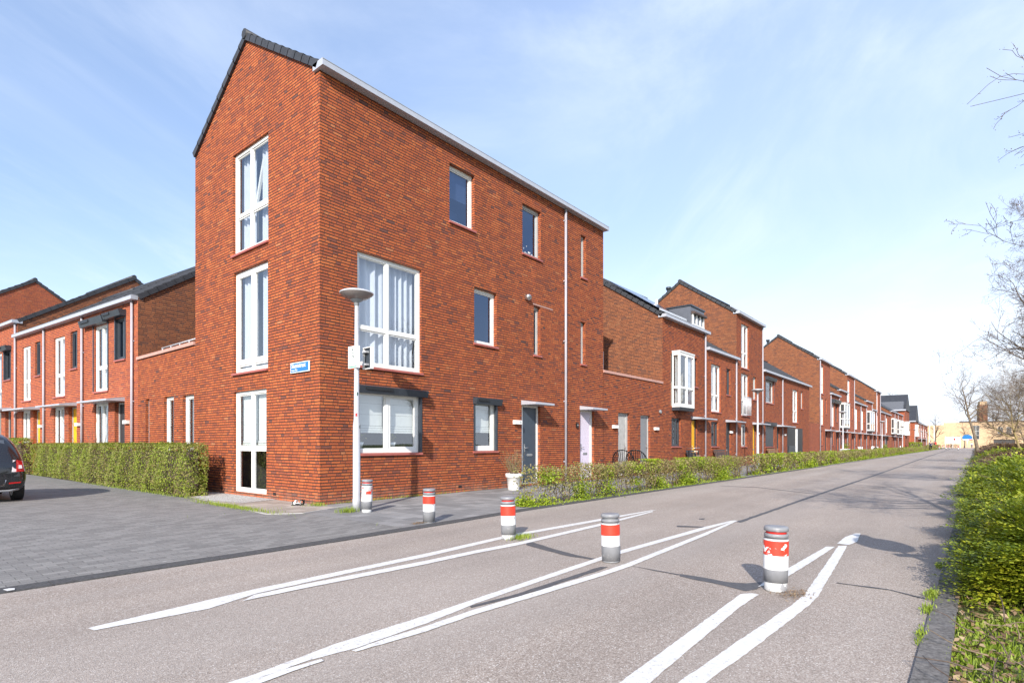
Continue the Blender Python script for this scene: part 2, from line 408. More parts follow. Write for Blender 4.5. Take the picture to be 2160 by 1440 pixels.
# ------------------------------------------------------------------ mesh builder
class MB:
    def __init__(s, M=None):
        s.v = []; s.f = []; s.m = []; s.mats = []; s.sm = []
        s.M = M
    def mi(s, name):
        if name not in s.mats:
            s.mats.append(name)
        return s.mats.index(name)
    def _add(s, pts):
        i = len(s.v)
        if s.M is not None:
            pts = [tuple(s.M @ Vector(p)) for p in pts]
        s.v.extend([tuple(p) for p in pts])
        return i
    def face(s, pts, mat, smooth=False):
        i = s._add(pts)
        s.f.append(tuple(range(i, i + len(pts)))); s.m.append(s.mi(mat)); s.sm.append(smooth)
    def box(s, x0, x1, y0, y1, z0, z1, mat):
        i = s._add([(x0, y0, z0), (x1, y0, z0), (x1, y1, z0), (x0, y1, z0), (x0, y0, z1), (x1, y0, z1), (x1, y1, z1), (x0, y1, z1)])
        k = s.mi(mat)
        for q in ((0, 1, 5, 4), (1, 2, 6, 5), (2, 3, 7, 6), (3, 0, 4, 7), (4, 5, 6, 7), (3, 2, 1, 0)):
            s.f.append(tuple(i + a for a in q)); s.m.append(k); s.sm.append(False)
    def prism(s, poly, d, mat):
        """poly: list of 3d points, extruded by vector d"""
        n = len(poly)
        i = s._add(list(poly) + [tuple(Vector(p) + Vector(d)) for p in poly])
        k = s.mi(mat)
        s.f.append(tuple(i + a for a in range(n - 1, -1, -1))); s.m.append(k); s.sm.append(False)
        s.f.append(tuple(i + n + a for a in range(n))); s.m.append(k); s.sm.append(False)
        for a in range(n):
            b = (a + 1) % n
            s.f.append((i + a, i + b, i + n + b, i + n + a)); s.m.append(k); s.sm.append(False)
    def lathe(s, prof, n, mat, c=(0, 0, 0), smooth=True, caps=True):
        k = s.mi(mat)
        rings = []
        for r, z in prof:
            rings.append(s._add([(c[0] + r * math.cos(2 * PI * a / n), c[1] + r * math.sin(2 * PI * a / n), c[2] + z) for a in range(n)]))
        for A, B in zip(rings[:-1], rings[1:]):
            for a in range(n):
                b = (a + 1) % n
                s.f.append((A + a, A + b, B + b, B + a)); s.m.append(k); s.sm.append(smooth)
        if caps:
            s.f.append(tuple(rings[0] + a for a in range(n - 1, -1, -1))); s.m.append(k); s.sm.append(False)
            s.f.append(tuple(rings[-1] + a for a in range(n))); s.m.append(k); s.sm.append(False)
    def tube(s, pts, rad, n, mat, smooth=True, caps=True):
        k = s.mi(mat)
        pts = [Vector(p) for p in pts]
        if isinstance(rad, (int, float)):
            rad = [rad] * len(pts)
        rings = []
        for j, p in enumerate(pts):
            d = (pts[min(j + 1, len(pts) - 1)] - pts[max(j - 1, 0)])
            if d.length < 1e-9:
                d = Vector((0, 0, 1))
            d.normalize()
            a = d.cross(Vector((0, 0, 1)) if abs(d.z) < 0.9 else Vector((1, 0, 0))).normalized()
            b = d.cross(a)
            rings.append(s._add([tuple(p + rad[j] * (math.cos(2 * PI * q / n) * a + math.sin(2 * PI * q / n) * b)) for q in range(n)]))
        for A, B in zip(rings[:-1], rings[1:]):
            for q in range(n):
                r = (q + 1) % n
                s.f.append((A + q, A + r, B + r, B + q)); s.m.append(k); s.sm.append(smooth)
        if caps:
            s.f.append(tuple(rings[0] + a for a in range(n - 1, -1, -1))); s.m.append(k); s.sm.append(False)
            s.f.append(tuple(rings[-1] + a for a in range(n))); s.m.append(k); s.sm.append(False)
    def facade(s, W, z0, z1, openings, depth, mat, x0=0.0):
        """wall in the local plane y=0 facing -y with rectangular openings and reveals"""
        xs = sorted(set([x0, W] + [o[0] for o in openings] + [o[1] for o in openings]))
        zs = sorted(set([z0, z1] + [o[2] for o in openings] + [o[3] for o in openings]))
        for a, b in zip(xs[:-1], xs[1:]):
            c = (a + b) / 2
            run = None
            for l, h in zip(zs[:-1], zs[1:]):
                e = (l + h) / 2
                hole = any(o[0] < c < o[1] and o[2] < e < o[3] for o in openings)
                if not hole:
                    s.face([(a, 0, l), (b, 0, l), (b, 0, h), (a, 0, h)], mat)
        for o in openings:
            a, b, l, h = o[:4]
            d = o[4] if len(o) > 4 else depth
            s.face([(a, 0, l), (a, 0, h), (a, d, h), (a, d, l)], mat)
            s.face([(b, 0, h), (b, 0, l), (b, d, l), (b, d, h)], mat)
            s.face([(a, 0, h), (b, 0, h), (b, d, h), (a, d, h)], mat)
            s.face([(b, 0, l), (a, 0, l), (a, d, l), (b, d, l)], mat)
    def build(s, name, parent=None, loc=None, rotz=0.0, uv=None):
        me = bpy.data.meshes.new(name)
        me.from_pydata(s.v, [], s.f)
        for mn in s.mats:
            me.materials.append(MATS[mn])
        me.polygons.foreach_set('material_index', s.m)
        me.polygons.foreach_set('use_smooth', s.sm)
        if uv is not None:
            lay = me.uv_layers.new(name='UVMap')
            data = lay.data
            for p in me.polygons:
                n = p.normal
                for li in p.loop_indices:
                    c = me.vertices[me.loops[li].vertex_index].co
                    if abs(n.z) > 0.7:
                        q = (c.x, c.y)
                    elif abs(n.y) >= abs(n.x):
                        q = (c.x, c.z)
                    else:
                        q = (c.y + 0.11, c.z)
                    data[li].uv = (q[0] + uv[0], q[1] + uv[1])
        me.update()
        o = bpy.data.objects.new(name, me)
        COL.objects.link(o)
        if parent is not None:
            o.parent = parent
        if loc is not None:
            o.location = loc
        o.rotation_euler[2] = rotz
        return o

def tag(o, label=None, cat=None, group=None, kind=None):
    if label: o['label'] = label
    if cat: o['category'] = cat
    if group: o['group'] = group
    if kind: o['kind'] = kind
    return o
def thing(name, label, cat, loc=(0, 0, 0), rotz=0.0, group=None):
    o = bpy.data.objects.new(name, None)
    o.empty_display_size = 0.2
    COL.objects.link(o)
    o.location = loc
    o.rotation_euler[2] = rotz
    return tag(o, label, cat, group)
def copy_tree(o, parent=None):
    c = o.copy(); COL.objects.link(c)
    if parent is not None:
        c.parent = parent
    for ch in [q for q in o.children]:
        copy_tree(ch, c)
    return c
def mesh_np(name, V, F, mats, midx=None, parent=None, loc=None, smooth=False):
    """V (n,3), F (m,k) arrays"""
    me = bpy.data.meshes.new(name)
    V = np.asarray(V, dtype=np.float32); F = np.asarray(F, dtype=np.int32)
    me.vertices.add(len(V)); me.vertices.foreach_set('co', V.ravel())
    k = F.shape[1]
    me.loops.add(F.size); me.loops.foreach_set('vertex_index', F.ravel())
    me.polygons.add(len(F))
    me.polygons.foreach_set('loop_start', np.arange(len(F), dtype=np.int32) * k)
    me.polygons.foreach_set('loop_total', np.full(len(F), k, dtype=np.int32))
    for mn in mats:
        me.materials.append(MATS[mn])
    if midx is not None:
        me.polygons.foreach_set('material_index', np.asarray(midx, dtype=np.int32))
    if smooth:
        me.polygons.foreach_set('use_smooth', np.ones(len(F), dtype=bool))
    me.update(calc_edges=True)
    o = bpy.data.objects.new(name, me); COL.objects.link(o)
    if parent is not None: o.parent = parent
    if loc is not None: o.location = loc
    return o

def leaf_quads(C, size, aspect=0.6, up=0.25, rng=RNG, normals=None, curl=True):
    """a diamond-ish leaf quad at each centre"""
    n = len(C)
    N = rng.normal(size=(n, 3)); N[:, 2] += up * 2
    if normals is not None:
        N = N * 0.7 + normals * 1.2
    N /= np.linalg.norm(N, axis=1)[:, None]
    A = rng.normal(size=(n, 3)); A -= (A * N).sum(1)[:, None] * N
    A /= np.linalg.norm(A, axis=1)[:, None]
    B = np.cross(N, A)
    s = (size * rng.uniform(0.6, 1.4, n))[:, None]
    l = s * 0.5; w = s * 0.5 * aspect
    mid = C + A * l * 0.1
    V = np.empty((n, 4, 3))
    V[:, 0] = C - A * l
    V[:, 1] = mid - B * w + N * w * (0.35 if curl else 0)
    V[:, 2] = C + A * l
    V[:, 3] = mid + B * w + N * w * (0.35 if curl else 0)
    F = np.arange(n * 4).reshape(n, 4)
    return V.reshape(-1, 3), F

def text_mesh(body, size, mat, name, parent, M, align='CENTER'):
    cu = bpy.data.curves.new(name, 'FONT')
    cu.body = body; cu.size = size; cu.align_x = align; cu.align_y = 'CENTER'; cu.extrude = 0.001; cu.offset = 0.0012 * size / 0.1
    tmp = bpy.data.objects.new(name + '_tmp', cu); COL.objects.link(tmp)
    dg = bpy.context.evaluated_depsgraph_get()
    me = bpy.data.meshes.new_from_object(tmp.evaluated_get(dg))
    bpy.data.objects.remove(tmp)
    me.transform(M)
    me.materials.clear(); me.materials.append(MATS[mat])
    o = bpy.data.objects.new(name, me); COL.objects.link(o); o.parent = parent
    return o
FACE_OUT = Matrix.Rotation(PI / 2, 4, 'X')   # text plane xy -> facade plane xz facing -y

# ------------------------------------------------------------------ windows, doors, house parts
def window(par, x0, x1, z0, z1, M=None, rec=0.07, cols=(0.5,), rows=(), frame='white_frame', sill='sill_red', fw=0.075,
           glass='glass', room='room', inside=None, far=False, sash=(), blind_z=None, name='window', label=None):
    mb = MB(M)
    y0, y1 = rec, rec + 0.07
    mb.box(x0, x0 + fw, y0, y1, z0, z1, frame); mb.box(x1 - fw, x1, y0, y1, z0, z1, frame)
    mb.box(x0 + fw, x1 - fw, y0, y1, z0, z0 + fw * 1.2, frame); mb.box(x0 + fw, x1 - fw, y0, y1, z1 - fw, z1, frame)
    xs = [x0 + fw * 0.5] + [x0 + (x1 - x0) * c for c in cols] + [x1 - fw * 0.5]
    zs = [z0 + fw * 0.5] + [z0 + (z1 - z0) * r for r in rows] + [z1 - fw * 0.5]
    for xc in xs[1:-1]:
        mb.box(xc - fw * 0.5, xc + fw * 0.5, y0 + 0.003, y1 - 0.003, z0 + fw * 1.2, z1 - fw, frame)
    for zc in zs[1:-1]:
        for a, b in zip(xs[:-1], xs[1:]):
            mb.box(a + fw * 0.5, b - fw * 0.5, y0 + 0.006, y1 - 0.006, zc - fw * 0.45, zc + fw * 0.45, frame)
    if not far:                                   # glazing beads and sashes
        for i, (a, b) in enumerate(zip(xs[:-1], xs[1:])):
            for j, (c, d) in enumerate(zip(zs[:-1], zs[1:])):
                g = 0.028 if (i, j) not in sash else 0.06
                yy = y0 + 0.025 if (i, j) not in sash else y0 + 0.012
                A, B, Cc, D = a + fw * 0.5, b - fw * 0.5, c + fw * 0.5, d - fw * 0.5
                mb.box(A, A + g, yy, y1 - 0.01, Cc, D, frame); mb.box(B - g, B, yy, y1 - 0.01, Cc, D, frame)
                mb.box(A + g, B - g, yy, y1 - 0.01, Cc, Cc + g, frame); mb.box(A + g, B - g, yy, y1 - 0.01, D - g, D, frame)
    w = mb.build(name, par)
    if label: w['label'] = label
    g = MB(M)
    yg = y0 + 0.045
    g.face([(x0 + fw * .4, yg, z0 + fw * .4), (x1 - fw * .4, yg, z0 + fw * .4), (x1 - fw * .4, yg, z1 - fw * .4), (x0 + fw * .4, yg, z1 - fw * .4)], glass)
    g.build('pane', w)
    if sill:
        s = MB(M)
        s.prism([(x0 - 0.03, -0.05, z0 - 0.055), (x0 - 0.03, -0.05, z0 - 0.008), (x0 - 0.03, rec + 0.004, z0 + 0.004), (x0 - 0.03, rec + 0.004, z0 - 0.055)], (x1 - x0 + 0.06, 0, 0), sill)
        s.build('sill', w)
    if far:
        return w
    r = MB(M)
    a, b, c, d, e, h = x0 - 0.15, x1 + 0.15, y1 - 0.002, y1 + 1.4, z0 - 0.1, z1 + 0.05
    r.face([(a, d, e), (b, d, e), (b, d, h), (a, d, h)], room)
    r.face([(a, c, e), (a, d, e), (a, d, h), (a, c, h)], room)
    r.face([(b, d, e), (b, c, e), (b, c, h), (b, d, h)], room)
    r.face([(a, c, e), (b, c, e), (b, d, e), (a, d, e)], room)
    r.face([(a, d, h), (b, d, h), (b, c, h), (a, c, h)], room)
    r.build('interior', w)
    if inside == 'curtain':
        c = MB(M)
        n = 90
        pts = []
        for i in range(n + 1):
            q = i / n
            xx = x0 + fw + (x1 - x0 - 2 * fw) * q
            yy = y1 + 0.13 + 0.05 * math.sin(q * (x1 - x0) * 30 + 1.3 * math.sin(q * 9)) + 0.015 * math.sin(q * 71)
            pts.append((xx, yy))
        for (xa, ya), (xb, yb) in zip(pts[:-1], pts[1:]):
            c.face([(xa, ya, z0 + 0.09), (xb, yb, z0 + 0.09), (xb, yb, z1 - 0.02), (xa, ya, z1 - 0.02)], 'curtain', True)
        c.build('curtain', w)
    if inside == 'curtain_sides':
        c = MB(M)
        for s0, s1 in ((0.06, 0.40), (0.60, 0.95)):
            n = 34
            pts = []
            for i in range(n + 1):
                q = s0 + (s1 - s0) * i / n
                pts.append((x0 + (x1 - x0) * q, y1 + 0.12 + 0.035 * math.sin(q * (x1 - x0) * 42)))
            for (xa, ya), (xb, yb) in zip(pts[:-1], pts[1:]):
                c.face([(xa, ya, z0 + 0.09), (xb, yb, z0 + 0.09), (xb, yb, z1 - 0.02), (xa, ya, z1 - 0.02)], 'curtain', True)
        c.build('curtain', w)
    if inside == 'blind':
        for a, b in zip(xs[:-1], xs[1:]):
            c = MB(M)
            A, B = a + fw * 0.4, b - fw * 0.4
            bz = blind_z if blind_z else z0 + 0.4 * (z1 - z0)
            z = z1 - 0.03
            steps = max(3, int((z - bz - 0.16) / 0.36))
            hh = (z - bz - 0.16) / steps
            for k in range(steps):
                c.box(A, B, y1 + 0.08, y1 + 0.088, z - hh + 0.004, z, 'blind'); z -= hh
            for k in range(3):
                c.box(A, B, y1 + 0.065 - 0.012 * k, y1 + 0.09, z - 0.05, z - 0.004, 'blind'); z -= 0.053
            c.build('blind', w)
    if inside == 'shade':
        c = MB(M)
        c.box(x0 + fw, x1 - fw, y1 + 0.06, y1 + 0.065, z0 + (z1 - z0) * 0.52, z1 - 0.02, 'blind')
        c.box(x0 + fw, x1 - fw, y1 + 0.055, y1 + 0.075, z0 + (z1 - z0) * 0.50, z0 + (z1 - z0) * 0.52, 'plastic_white')
        c.box(x0 + fw, x1 - fw, y1 + 0.4, y1 + 0.405, z0 + (z1 - z0) * 0.18, z0 + (z1 - z0) * 0.40, 'blind')
        c.build('blind', w)
    return w

def door(par, x0, x1, z0, z1, color, frame='white_frame', M=None, rec=0.085, fl=0.06, fr=0.06, slot=True, handle_side=-1, label=None, far=False):
    d = MB(M)
    y0 = rec + 0.025
    d.box(x0 + fl, x1 - fr, y0, y0 + 0.05, z0 + 0.03, z1 - 0.06, color)
    if not far:                                              # shallow raised edge strip
        d.box(x0 + fl + 0.05, x1 - fr - 0.05, y0 - 0.004, y0, z0 + 0.08, z1 - 0.12, color)
    o = d.build('door', par)
    if label: o['label'] = label
    f = MB(M)
    f.box(x0, x0 + fl, rec, rec + 0.09, z0, z1, frame); f.box(x1 - fr, x1, rec, rec + 0.09, z0, z1, frame)
    f.box(x0 + fl, x1 - fr, rec, rec + 0.09, z1 - 0.06, z1, frame)
    f.box(x0 + fl, x1 - fr, rec - 0.02, rec + 0.09, z0 - 0.02, z0 + 0.03, 'concrete')
    f.build('door_frame', o)
    if far:
        return o
    hx = x0 + fl + 0.09 if handle_side < 0 else x1 - fr - 0.09
    h = MB(M)
    h.box(hx - 0.02, hx + 0.02, y0 - 0.018, y0 - 0.004, z0 + 0.93, z0 + 1.16, 'steel')
    h.tube([(hx, y0 - 0.015, z0 + 1.05), (hx, y0 - 0.06, z0 + 1.05), (hx + 0.12 * (-handle_side), y0 - 0.06, z0 + 1.05)], 0.01, 8, 'steel')
    h.build('handle', o)
    if slot:
        b = MB(M)
        xc = (x0 + fl + x1 - fr) / 2
        pts = []
        for k in range(20):
            a = 2 * PI * k / 20
            pts.append((xc + (0.10 if math.cos(a) > 0 else -0.10) + 0.035 * math.cos(a), y0 - 0.02, z0 + 0.84 + 0.035 * math.sin(a)))
        b.prism(pts, (0, 0.016, 0), 'steel')
        b.box(xc - 0.105, xc + 0.105, y0 - 0.024, y0 - 0.019, z0 + 0.825, z0 + 0.855, 'pot_grey')
        b.build('letterbox', o)
    return o

def canopy(par, x0, x1, z, M=None, depth=0.52):
    c = MB(M)
    c.prism([(x0, 0.0, z), (x0, 0.0, z + 0.13), (x0, -depth, z + 0.055), (x0, -depth, z)], (x1 - x0, 0, 0), 'gutter_zinc')
    return c.build('canopy', par)
def pipe(par, x, z0, z1, M=None, r=0.04):
    p = MB(M)
    p.tube([(x, -0.055, z0), (x, -0.055, z1)], r, 10, 'pipe_grey')
    for z in np.arange(z0 + 0.6, z1, 1.9):
        p.box(x - r - 0.012, x + r + 0.012, -0.06 - r * 0.2, 0.0, z, z + 0.035, 'pipe_grey')
    return p.build('downspout', par)
def shutterbox(par, x0, x1, z0, z1, M=None, depth=0.16, guides=None, logo=True):
    b = MB(M)
    b.prism([(x0, 0, z0), (x0, 0, z1), (x0, -depth * 0.8, z1), (x0, -depth, z1 - 0.02), (x0, -depth * 0.75, z0)], (x1 - x0, 0, 0), 'anthracite')
    if logo:
        b.box(x0 + (x1 - x0) * 0.08, x0 + (x1 - x0) * 0.45, -depth - 0.002, -depth + 0.02, z0 + (z1 - z0) * 0.45, z1 - 0.03, 'black')
    if guides:
        ga, gb, gz = guides
        for q in (ga, gb):
            b.box(q - 0.028, q + 0.028, -0.02, 0.06, gz, z0, 'anthracite')
    return b.build('shutter_box', par)
def wall_light(par, x, z, M=None, w=0.3, h=0.11, text=None):
    b = MB(M)
    b.box(x - w / 2, x + w / 2, -0.10, 0.0, z - h / 2, z + h / 2, 'plastic_white')
    o = b.build('wall_light', par)
    if text:
        Mt = (M if M is not None else Matrix.Identity(4)) @ Matrix.Translation((x + w * 0.2, -0.102, z)) @ FACE_OUT
        text_mesh(text, 0.09, 'ink', 'house_number', o, Mt)
    return o

def verge(mb, x, w, y0, z0, y1, z1):
    """stepped verge tiles along a roof edge"""
    L = math.hypot(y1 - y0, z1 - z0); n = max(2, int(round(L / 0.33)))
    dy, dz = (y1 - y0) / n, (z1 - z0) / n
    u = Vector((0, y1 - y0, z1 - z0)).normalized(); nn = Vector((0, -u.z, u.y))
    if nn.z < 0: nn = -nn
    for k in range(n):
        a = Vector((x, y0 + dy * k, z0 + dz * k)); b = Vector((x, y0 + dy * (k + 1.08), z0 + dz * (k + 1.08)))
        lo, hi = 0.045, 0.015            # the lower end lies on top of the next tile down
        mb.prism([tuple(a - nn * 0.09), tuple(a + nn * (0.03 + lo)), tuple(b + nn * (0.03 + hi)), tuple(b - nn * 0.09)], (w, 0, 0), 'tile')

def house(label, X0, W, eave, D=6.4, ry=3.2, rz=None, loc=None, rotz=0.0, openings=(), wallmat='brick', sidemat='brick', left=True, right=True,
          left_open=(), gutter=True, cat='terraced house', group='brick terraced houses along the street', name='terraced_house', uvx=0.0, spout=None, ridge_back=None, gend=0.06, foot=0.0, over_l=0.06, over_r=0.06):
    if rz is None:
        rz = eave + 0.66 * ry
    H = thing(name, label, cat, loc if loc is not None else (X0, 0, 0), rotz, group)
    w = MB()
    w.facade(W, foot, eave, openings, 0.14, wallmat)
    eb = rz - (rz - eave) / ry * (D - ry)      # back eave
    if left_open:
        Ml = Matrix.Rotation(-PI / 2, 4, 'Z')
        w.M = Ml
        w.facade(0.0, foot, eave, left_open, 0.10, sidemat, x0=-D)
        w.M = None
        w.face([(0, 0, eave), (0, ry, rz), (0, D, eb), (0, D, eave)] if abs(eb - eave) > 0.01 else [(0, 0, eave), (0, ry, rz), (0, D, eave)], sidemat)
    elif left:
        w.face([(0, D, foot), (0, 0, foot), (0, 0, eave), (0, ry, rz), (0, D, eb)], sidemat)
    if right:
        w.face([(W, 0, foot), (W, D, foot), (W, D, eb), (W, ry, rz), (W, 0, eave)], sidemat)
    w.face([(W, D, foot), (0, D, foot), (0, D, eb), (W, D, eb)], wallmat)
    w.face([(0, 0, eave - 0.002), (W, 0, eave - 0.002), (W, D, eave - 0.002), (0, D, eave - 0.002)], 'concrete')
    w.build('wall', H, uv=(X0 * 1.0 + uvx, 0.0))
    r = MB()
    u = Vector((0, ry, rz - eave)).normalized(); nn = Vector((0, -u.z, u.y))
    t = 0.07
    f0 = Vector((0, -0.10, eave - 0.10 * (rz - eave) / ry + 0.01)); f1 = Vector((0, ry, rz + 0.01))
    b1 = Vector((0, D + 0.1, eb - 0.1 * (rz - eave) / ry + 0.01))
    a, b = -over_l + 0.1, W + over_r - 0.1
    for p, q in ((f0, f1), (f1, b1)):
        up = Vector((0, 0, t))
        r.prism([(a, p.y, p.z), (a, q.y, q.z), (a, q.y, q.z + t), (a, p.y, p.z + t)], (b - a, 0, 0), 'tile')
    # pan-tile ribs that show on the slope
    if W < 14:
        n = int((b - a) / 0.30)
        for k in range(1, n):
            xx = a + (b - a) * k / n
            for p, q in ((f0, f1),):
                r.prism([(xx - 0.03, p.y, p.z + t), (xx, p.y, p.z + t + 0.028), (xx + 0.03, p.y, p.z + t)], (0, q.y - p.y, q.z - p.z), 'tile')
    ro = r.build('roof', H)
    v = MB()
    for xx, wd in ((-over_l, 0.2), (W + over_r - 0.2, 0.2)):
        verge(v, xx, wd, 0.0, eave + 0.03, ry, rz + 0.03)
        verge(v, xx, wd, D, eb + 0.03, ry, rz + 0.03)
    v.tube([(-over_l - 0.02, ry, rz + 0.06), (W + over_r + 0.02, ry, rz + 0.06)], 0.11, 8, 'tile')
    v.build('verge_tiles', ro)
    if gutter:
        g = MB()
        g.prism([(-gend, -0.2, eave - 0.075), (-gend, -0.2, eave + 0.05), (-gend, -0.19, eave + 0.06), (-gend, -0.17, eave + 0.06), (-gend, 0.16, eave + 0.06), (-gend, 0.16, eave - 0.075)], (W + 2 * gend, 0, 0), 'gutter_zinc')
        g.box(-gend - 0.003, W + gend + 0.003, -0.205, -0.198, eave + 0.036, eave + 0.048, 'pot_grey')
        g.build('gutter', H)
    if spout is not None:
        for sx in (spout if isinstance(spout, (list, tuple)) else [spout]):
            pipe(H, sx, 0.05, eave - 0.076)
    return H

# ================================================================== 1. CORNER HOUSE
ML = Matrix.Rotation(-PI / 2, 4, 'Z')          # facade frame of the gable that faces -X
H1W, H1D, H1E = 11.06, 5.909, 8.72
front = [(0.882, 2.66, 2.885, 5.295), (0.882, 2.64, 1.025, 2.38), (3.578, 4.486, 6.745, 8.18), (6.492, 7.389, 6.715, 8.155), (4.471, 5.367, 3.85, 5.30),
         (7.031, 7.365, 3.855, 5.30), (9.60, 9.923, 6.735, 8.13), (9.591, 9.893, 3.865, 5.265), (4.45, 5.371, 1.04, 2.40), (6.46, 7.351, 0.06, 2.35), (9.562, 10.439, 0.06, 2.35)]
gable = [(-3.735, -2.045, 5.73, 8.14), (-3.70, -2.06, 2.905, 5.30), (-3.70, -2.127, 0.09, 2.462)]
H1 = house('three storey orange brick corner house with a steep gable and white framed windows', 0, H1W, H1E, H1D, 3.03, 10.66,
           openings=front, left_open=gable, name='corner_house', cat='house', group=None, spout=8.64)
window(H1, *front[0], cols=(0.47,), rows=(0.34,), inside='curtain', glass='glass', rec=0.06)
window(H1, *front[1], cols=(0.47,), inside='blind', blind_z=1.46, room='room_dark', sash=((1, 0),), rec=0.06)
window(H1, *front[2], cols=(), frame='white_frame', rec=0.11, inside='shade', glass='glass_high', room='room_dark')
wc = window(H1, *front[3], cols=(), frame='grey_frame', rec=0.11, glass='glass_high', room='room_dark')
st = MB()
for k in range(13):
    cx, cz, rr = 6.60 + random.random() * 0.66, 6.83 + (random.random() ** 2) * 0.30, random.uniform(0.012, 0.028)
    st.lathe([(rr, 0), (rr, 0.002)], 8, 'plastic_white') if False else st.prism([(cx + rr * math.cos(a), 0.153, cz + rr * math.sin(a)) for a in np.linspace(0, 2 * PI, 9)[:-1]], (0, 0.001, 0), 'plastic_white')
sk_ = st.build('window_sticker', wc); sk_['kind'] = 'stuff'
window(H1, *front[4], cols=(), frame='white_frame', rec=0.11, glass='glass_high', room='room_dark')
for q in (front[5], front[6], front[7]):
    window(H1, *q, cols=(), frame='grey_frame', rec=0.11, glass='glass_high', room='room_dark', fw=0.06)
window(H1, *front[8], cols=(), frame='white_frame', rec=0.08, inside='blind', blind_z=1.52, room='room_dark', sash=((0, 0),))
door(H1, *front[9], 'door_blue', 'white_frame', fl=0.16, fr=0.07, label='slate blue front door with a steel letterbox')
door(H1, *front[10], 'door_lilac', 'white_frame', fl=0.12, fr=0.10, label='pale lilac front door')
canopy(H1, 6.44, 7.36, 2.345); canopy(H1, 9.54, 10.46, 2.345)
shutterbox(H1, 0.84, 2.76, 2.305, 2.465, guides=(0.885, 2.645, 1.03)); shutterbox(H1, 4.43, 5.45, 2.26, 2.43, guides=(4.475, 5.355, 1.045))
wall_light(H1, 6.21, 1.835, text='10')
b = MB(); b.box(9.30, 9.40, -0.05, 0, 1.75, 1.91, 'black'); b.lathe([(0.02, 0), (0.02, 0.003)], 10, 'plastic_white', c=(0, 0, 0)) if False else b.box(9.335, 9.365, -0.054, -0.049, 1.82, 1.85, 'plastic_white'); b.build('doorbell', H1)
b = MB(); b.tube([(6.68, 0.02, 5.46), (6.68, -0.09, 5.46), (6.68, -0.13, 5.43)], [0.09, 0.095, 0.07], 14, 'steel'); b.build('vent_cowl', H1)
b = MB()
b.box(7.0, 8.0, -0.006, 0.0, 5.325, 5.36, 'coping'); b.build('mortar_patch', H1)
for M_, xx, zz in ((ML, -1.77, 0.13), (ML, -4.35, 0.13), (None, 3.95, 0.14)):
    b = MB(M_); b.box(xx - 0.06, xx + 0.06, -0.004, 0.0, zz - 0.03, zz + 0.03, 'black'); b.build('air_brick', H1)
# gable windows
window(H1, *gable[0], M=ML, cols=(0.46,), rows=(0.38,), inside='curtain_sides', rec=0.06)
sv = MB(ML @ Matrix.Translation((-2.52, 0.105, 6.72)) @ Matrix.Rotation(math.radians(-9), 4, 'X'))
for q in ((-0.36, -0.29, 0, 1.30), (0.29, 0.36, 0, 1.30)):
    sv.box(q[0], q[1], 0, 0.05, q[2], q[3], 'white_frame')
sv.box(-0.29, 0.29, 0, 0.05, 0, 0.07, 'white_frame'); sv.box(-0.29, 0.29, 0, 0.05, 1.23, 1.30, 'white_frame')
sv.build('tilted_sash', H1)
window(H1, *gable[1], M=ML, cols=(0.5,), rows=(0.09,), inside='curtain_sides', sash=((0, 1), (1, 1)), rec=0.06)
window(H1, *gable[2], M=ML, cols=(0.5,), rows=(0.435,), inside='blind', blind_z=1.14, room='room_dark', rec=0.06, sill=None)
# potted house plants on the ground floor sill inside
for xx, nm in ((1.10, 0), (1.98, 1), (4.62, 2)):
    p = MB(); p.lathe([(0.08, 0), (0.125, 0.13), (0.115, 0.13), (0.10, 0.11)], 14, 'terracotta_pot', c=(xx, 0.28, 1.13))
    p.build('indoor_pot', H1)
    C = np.array([xx, 0.28, 1.38]) + RNG.normal(size=(70, 3)) * (0.07, 0.05, 0.07)
    V, F = leaf_quads(C, 0.06); mesh_np('indoor_leaves', V, F, ['leaf_hedge'], parent=H1)

# street name sign on the gable, facing -X
S = thing('street_sign', 'blue enamel street name plate on the brick gable beside the corner', 'street sign', (-0.03, 0.68, 2.80), -PI / 2)
b = MB(); b.box(-0.355, 0.355, -0.012, 0.012, -0.105, 0.105, 'plastic_white'); b.box(-0.338, 0.338, -0.0145, -0.011, -0.09, 0.09, 'sign_blue'); b.build('plate', S)
text_mesh('Stuytstraat', 0.125, 'plastic_white', 'lettering', S, Matrix.Translation((-0.31, -0.0155, 0.035)) @ FACE_OUT, 'LEFT')
text_mesh('Nieuw West', 0.045, 'plastic_white', 'small_lettering', S, Matrix.Translation((-0.31, -0.0155, -0.055)) @ FACE_OUT, 'LEFT')

# ================================================================== 2. LINKS BESIDE THE CORNER HOUSE
K = thing('storage_wing', 'low flat brick wing with two grey storage doors beside the corner house', 'outbuilding', (11.07, 0, 0))
w = MB(); so = [(1.06, 1.94, 0.06, 2.36), (2.83, 3.69, 0.06, 2.35)]
w.facade(4.83, 0, 3.72, so, 0.14, 'brick'); w.face([(0, 0.25, 3.72), (4.83, 0.25, 3.72), (4.83, 0.25, 3.0), (0, 0.25, 3.0)][::-1], 'brick')
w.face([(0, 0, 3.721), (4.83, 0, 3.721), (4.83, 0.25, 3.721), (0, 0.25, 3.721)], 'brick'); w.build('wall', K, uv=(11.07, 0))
c = MB(); c.face([(0, 0.25, 3.0), (4.83, 0.25, 3.0), (4.83, 6.0, 3.0), (0, 6.0, 3.0)], 'concrete'); c.build('terrace', K)
c = MB(); c.box(0, 4.83, -0.04, 0.30, 3.722, 3.81, 'coping'); c.build('coping', K)
door(K, *so[0], 'concrete', 'grey_frame', fl=0.02, fr=0.10, slot=False, handle_side=1, rec=0.09)
door(K, *so[1], 'door_grey', 'grey_frame', fl=0.02, fr=0.05, slot=False, handle_side=1, rec=0.09)
wall_light(K, 0.76, 1.84); wall_light(K, 4.16, 1.84)
